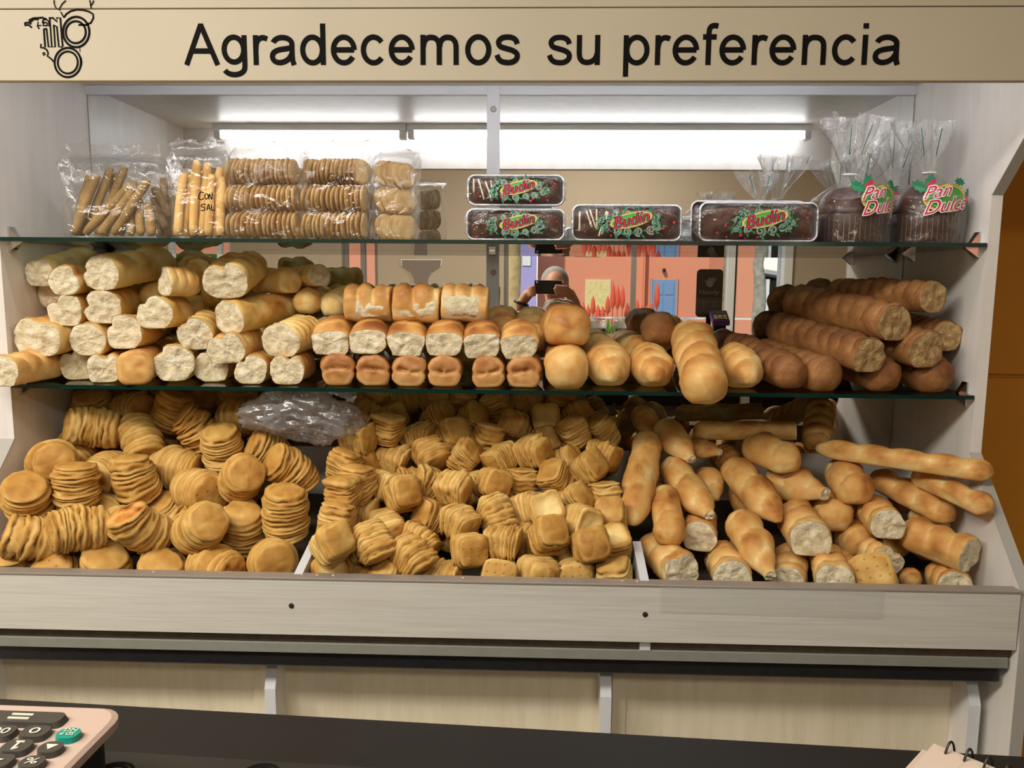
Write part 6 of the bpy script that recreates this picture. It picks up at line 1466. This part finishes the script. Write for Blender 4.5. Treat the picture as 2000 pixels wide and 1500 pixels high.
link('screen', mesh('screen', v, [(0, 1, 2, 3), (0, 1, 5, 4), (1, 2, 6, 5), (2, 3, 7, 6), (3, 0, 4, 7)], False), tb, plain('dark_screen', (70, 66, 62), .2))
for r_ in range(3):
    for c_ in range(3):
        q = tp_(.56+.14*r_, xt-.022+.022*c_, .002); box('key', (q[0]-.008, q[1]-.004, q[2]-.003), (q[0]+.008, q[1]+.004, q[2]+.002), M_sym if (r_+c_) % 3 else M_gold, tb, .001)
# breadsticks on the shelf inside the counter
rr = random.Random(31)
for i in range(16):
    xx = .18+.026*i+rr.uniform(-.006, .006); zz = CT-.40+.0145+(.020 if i % 2 else 0); yb = ey(xx)-.07
    v, f = tube_geo([(0, -.24*t_, .004*math.sin(i+t_*4)) for t_ in (0, .33, .66, 1)], .0095, 10); me = mesh('breadstick', v, f); set_tone(me, [.5+.2*math.sin(k) for k in range(len(v))]); me.materials.append(M_stick)
    o = bpy.data.objects.new('breadstick', me); C.objects.link(o); o.location = (xx, yb, zz); o.rotation_euler = (0, 0, rr.uniform(-.025, .025)); tag(o, 'brown breadstick lying on the shelf inside the counter', 'breadstick', 'breadsticks inside the counter')

# ------------------------------------------------------------------ the photographer (seen in the mirror)
def capsule(bm, a, b, ra, rb, n=14):
    a = Vector(a); b = Vector(b); ax = (b-a); L = max(ax.length, 1e-4); ax.normalize(); x = ax.orthogonal().normalized(); y = ax.cross(x); rings = []
    for k in range(6): t = k/5*math.pi/2; rings.append((-ra*math.cos(t), ra*math.sin(t)))
    for k in range(6): t = k/5*math.pi/2; rings.append((L+rb*math.sin(t), rb*math.cos(t)))
    vs_ = [[bm.verts.new(a+ax*d+(x*math.cos(2*math.pi*j/n)+y*math.sin(2*math.pi*j/n))*max(r, .0006)) for j in range(n)] for d, r in rings]
    for i in range(len(vs_)-1):
        for j in range(n): bm.faces.new((vs_[i][j], vs_[i][(j+1) % n], vs_[i+1][(j+1) % n], vs_[i+1][j]))
    bm.faces.new(vs_[0][::-1]); bm.faces.new(vs_[-1])
def ell(bm, c, rx, ry, rz, n=20, m=14):
    g = bmesh.ops.create_uvsphere(bm, u_segments=n, v_segments=m, radius=1)
    for v in g['verts']: v.co = Vector((c[0]+v.co.x*rx, c[1]+v.co.y*ry, c[2]+v.co.z*rz))
def fuse(bm, name, mat, parent, vox, sm=6):
    me = bpy.data.meshes.new(name); bmesh.ops.recalc_face_normals(bm, faces=bm.faces); bm.to_mesh(me); bm.free()
    o = bpy.data.objects.new(name, me); C.objects.link(o)
    r = o.modifiers.new('r', 'REMESH'); r.mode = 'VOXEL'; r.voxel_size = vox; r.use_smooth_shade = True
    s = o.modifiers.new('s', 'SMOOTH'); s.iterations = sm; s.factor = .5
    dg = bpy.context.evaluated_depsgraph_get(); dg.update(); m2 = bpy.data.meshes.new_from_object(o.evaluated_get(dg)); bpy.data.objects.remove(o)
    m2.name = name; m2.polygons.foreach_set('use_smooth', [True]*len(m2.polygons)); m2.materials.clear()
    return link(name, m2, parent, mat)
per = tag(empty('person', (.1, -.42, 0)), 'person in a white T-shirt with grey hair photographing with a raised phone', 'person')
hx_, hy_, hz_ = .105, -.36, CZ-.035          # head centre
b = bmesh.new()
ell(b, (hx_, hy_, hz_+.02), .076, .094, .10); ell(b, (hx_, hy_+.022, hz_-.055), .058, .07, .065); capsule(b, (hx_, hy_+.06, hz_-.105), (hx_, hy_+.065, hz_-.1), .028, .026)
capsule(b, (hx_, hy_+.092, hz_+.012), (hx_, hy_+.108, hz_-.022), .010, .015)                      # nose
for s in (-1, 1): 
    ell(b, (hx_+s*.078, hy_-.005, hz_-.005), .010, .02, .032); ell(b, (hx_+s*.03, hy_+.078, hz_-.03), .026, .022, .026); ell(b, (hx_+s*.03, hy_+.085, hz_+.032), .026, .012, .010)
capsule(b, (hx_-.02, hy_+.090, hz_-.066), (hx_+.02, hy_+.090, hz_-.066), .007, .007); capsule(b, (hx_-.016, hy_+.086, hz_-.078), (hx_+.016, hy_+.086, hz_-.078), .008, .008)
capsule(b, (hx_, hy_-.012, hz_-.08), (hx_, hy_-.035, hz_-.20), .055, .06)
# torso, legs
SZ = hz_-.235
capsule(b, (hx_-.13, hy_-.06, SZ), (hx_+.13, hy_-.06, SZ), .065, .065); ell(b, (hx_, hy_-.06, SZ-.16), .175, .115, .22); ell(b, (hx_, hy_-.06, SZ-.42), .155, .11, .2)
for s in (-1, 1):
    hip = (hx_+s*.085, hy_-.06, SZ-.52); kn = (hx_+s*.10, hy_-.03, .50); an = (hx_+s*.11, hy_-.06, .09)
    capsule(b, hip, kn, .088, .06); capsule(b, kn, an, .058, .04); capsule(b, (an[0], an[1]-.03, .042), (an[0]+s*.02, an[1]+.15, .034), .04, .032)
# arms: elbows low, hands raised to the phone
PX0, PX1, PZ0, PZ1 = -.014, .136, CZ-.062, CZ+.012     # phone outline
def arm(s, sh, el, wr, palm):
    capsule(b, sh, el, .052, .042); capsule(b, el, wr, .043, .028); capsule(b, wr, palm, .027, .030)
arm(-1, (hx_-.17, hy_-.06, SZ), (hx_-.215, hy_+.10, SZ-.20), (-.085, -.045, CZ-.115), (-.052, -.032, CZ-.068))
arm(1, (hx_+.17, hy_-.06, SZ), (hx_+.225, hy_+.08, SZ-.20), (.208, -.05, CZ-.105), (.178, -.034, CZ-.058))
def finger(p, r): 
    for q0, q1 in zip(p[:-1], p[1:]): capsule(b, q0, q1, r, r*.93, 10)
for k in range(4):          # fingers wrap over the back of the phone from each short side
    zf = CZ-.020-.0165*k; ln = (.030, .038, .034, .024)[k]
    finger([(-.046, -.018, zf-.012), (-.034, .004, zf-.004), (-.014, .0095, zf), (-.014+ln*.0-.006 if k == 0 else -.010, .0095, zf)], .0082)
    finger([(.172, -.018, zf-.008), (.158, .003, zf-.002), (.138, .0095, zf), (.132-ln, .0095, zf+.003)], .0085)
finger([(-.046, -.03, CZ-.075), (-.030, -.03, CZ-.068), (-.006, -.026, CZ-.058)], .0095); finger([(.172, -.03, CZ-.068), (.155, -.03, CZ-.058), (.128, -.026, CZ-.05)], .0095)
fuse(b, 'body', M_skin, per, .0065, 3)
# clothes over the torso
b = bmesh.new()
capsule(b, (hx_-.14, hy_-.062, SZ-.005), (hx_+.14, hy_-.062, SZ-.005), .075, .075); ell(b, (hx_, hy_-.06, SZ-.16), .19, .13, .235); ell(b, (hx_, hy_-.06, SZ-.40), .172, .127, .19)
for s, el in ((-1, (hx_-.215, hy_+.10, SZ-.20)), (1, (hx_+.225, hy_+.08, SZ-.20))):
    sh = Vector((hx_+s*.17, hy_-.06, SZ)); capsule(b, sh, sh.lerp(Vector(el), .55), .062, .06)
fuse(b, 'shirt', plain('white_cotton', (214, 210, 204), .85), per, .010, 5)
b = bmesh.new()
ell(b, (hx_, hy_-.06, SZ-.52), .168, .125, .11)
for s in (-1, 1): capsule(b, (hx_+s*.085, hy_-.06, SZ-.53), (hx_+s*.10, hy_-.03, .50), .10, .072); capsule(b, (hx_+s*.10, hy_-.03, .50), (hx_+s*.11, hy_-.06, .11), .07, .055)
fuse(b, 'trousers', plain('dark_denim', (58, 62, 78), .9), per, .012, 4)
b = bmesh.new()
ell(b, (hx_, hy_-.018, hz_+.040), .084, .098, .092); fuse(b, 'hair', plain('grey_hair', (146, 140, 132), .8, bump=.6, bscale=90), per, .008, 2)
for s in (-1, 1):
    b = bmesh.new(); ell(b, (hx_+s*.03, hy_+.088, hz_+.012), .012, .010, .010, 14, 10); o = fin(b, 'eye', plain('eye_white', (226, 222, 214), .3), per, True)
    b = bmesh.new(); ell(b, (hx_+s*.03, hy_+.0955, hz_+.012), .005, .003, .005, 10, 8); fin(b, 'iris', plain('iris', (70, 50, 36), .3), o, True)
    an = (hx_+s*.11, hy_-.06); box('shoe', (an[0]-.048, an[1]-.085, 0), (an[0]+.055, an[1]+.2, .075), plain('black_shoe', (34, 32, 32), .6), per, .025)
wa = tag(tube('wristwatch', [Vector((-.085, -.045, CZ-.115))+Vector((.0335*math.cos(a*.3927), .0335*math.sin(a*.3927)*.95, -.012*math.cos(a*.3927))) for a in range(16)], .009, M_black, None, 8, True), 'black wristwatch worn by the photographer', 'watch')
ph = tag(empty('phone', ((PX0+PX1)/2, -.012, PZ0)), 'black phone held sideways in both hands by the photographer', 'phone')
box('phone_body', (PX0, -.0175, PZ0), (PX1, -.0085, PZ1), plain('phone_black', (14, 14, 16), .25), ph, .003)
o = lathe('lens_ring', [(.0001, 0), (.006, 0), (.006, .0015), (.004, .0018)], M_chrome, ph, 18); o.matrix_parent_inverse = Matrix.Translation(-Vector(ph.location)); o.rotation_euler = (math.radians(-90), 0, 0); o.location = (0, -.0086, CZ)
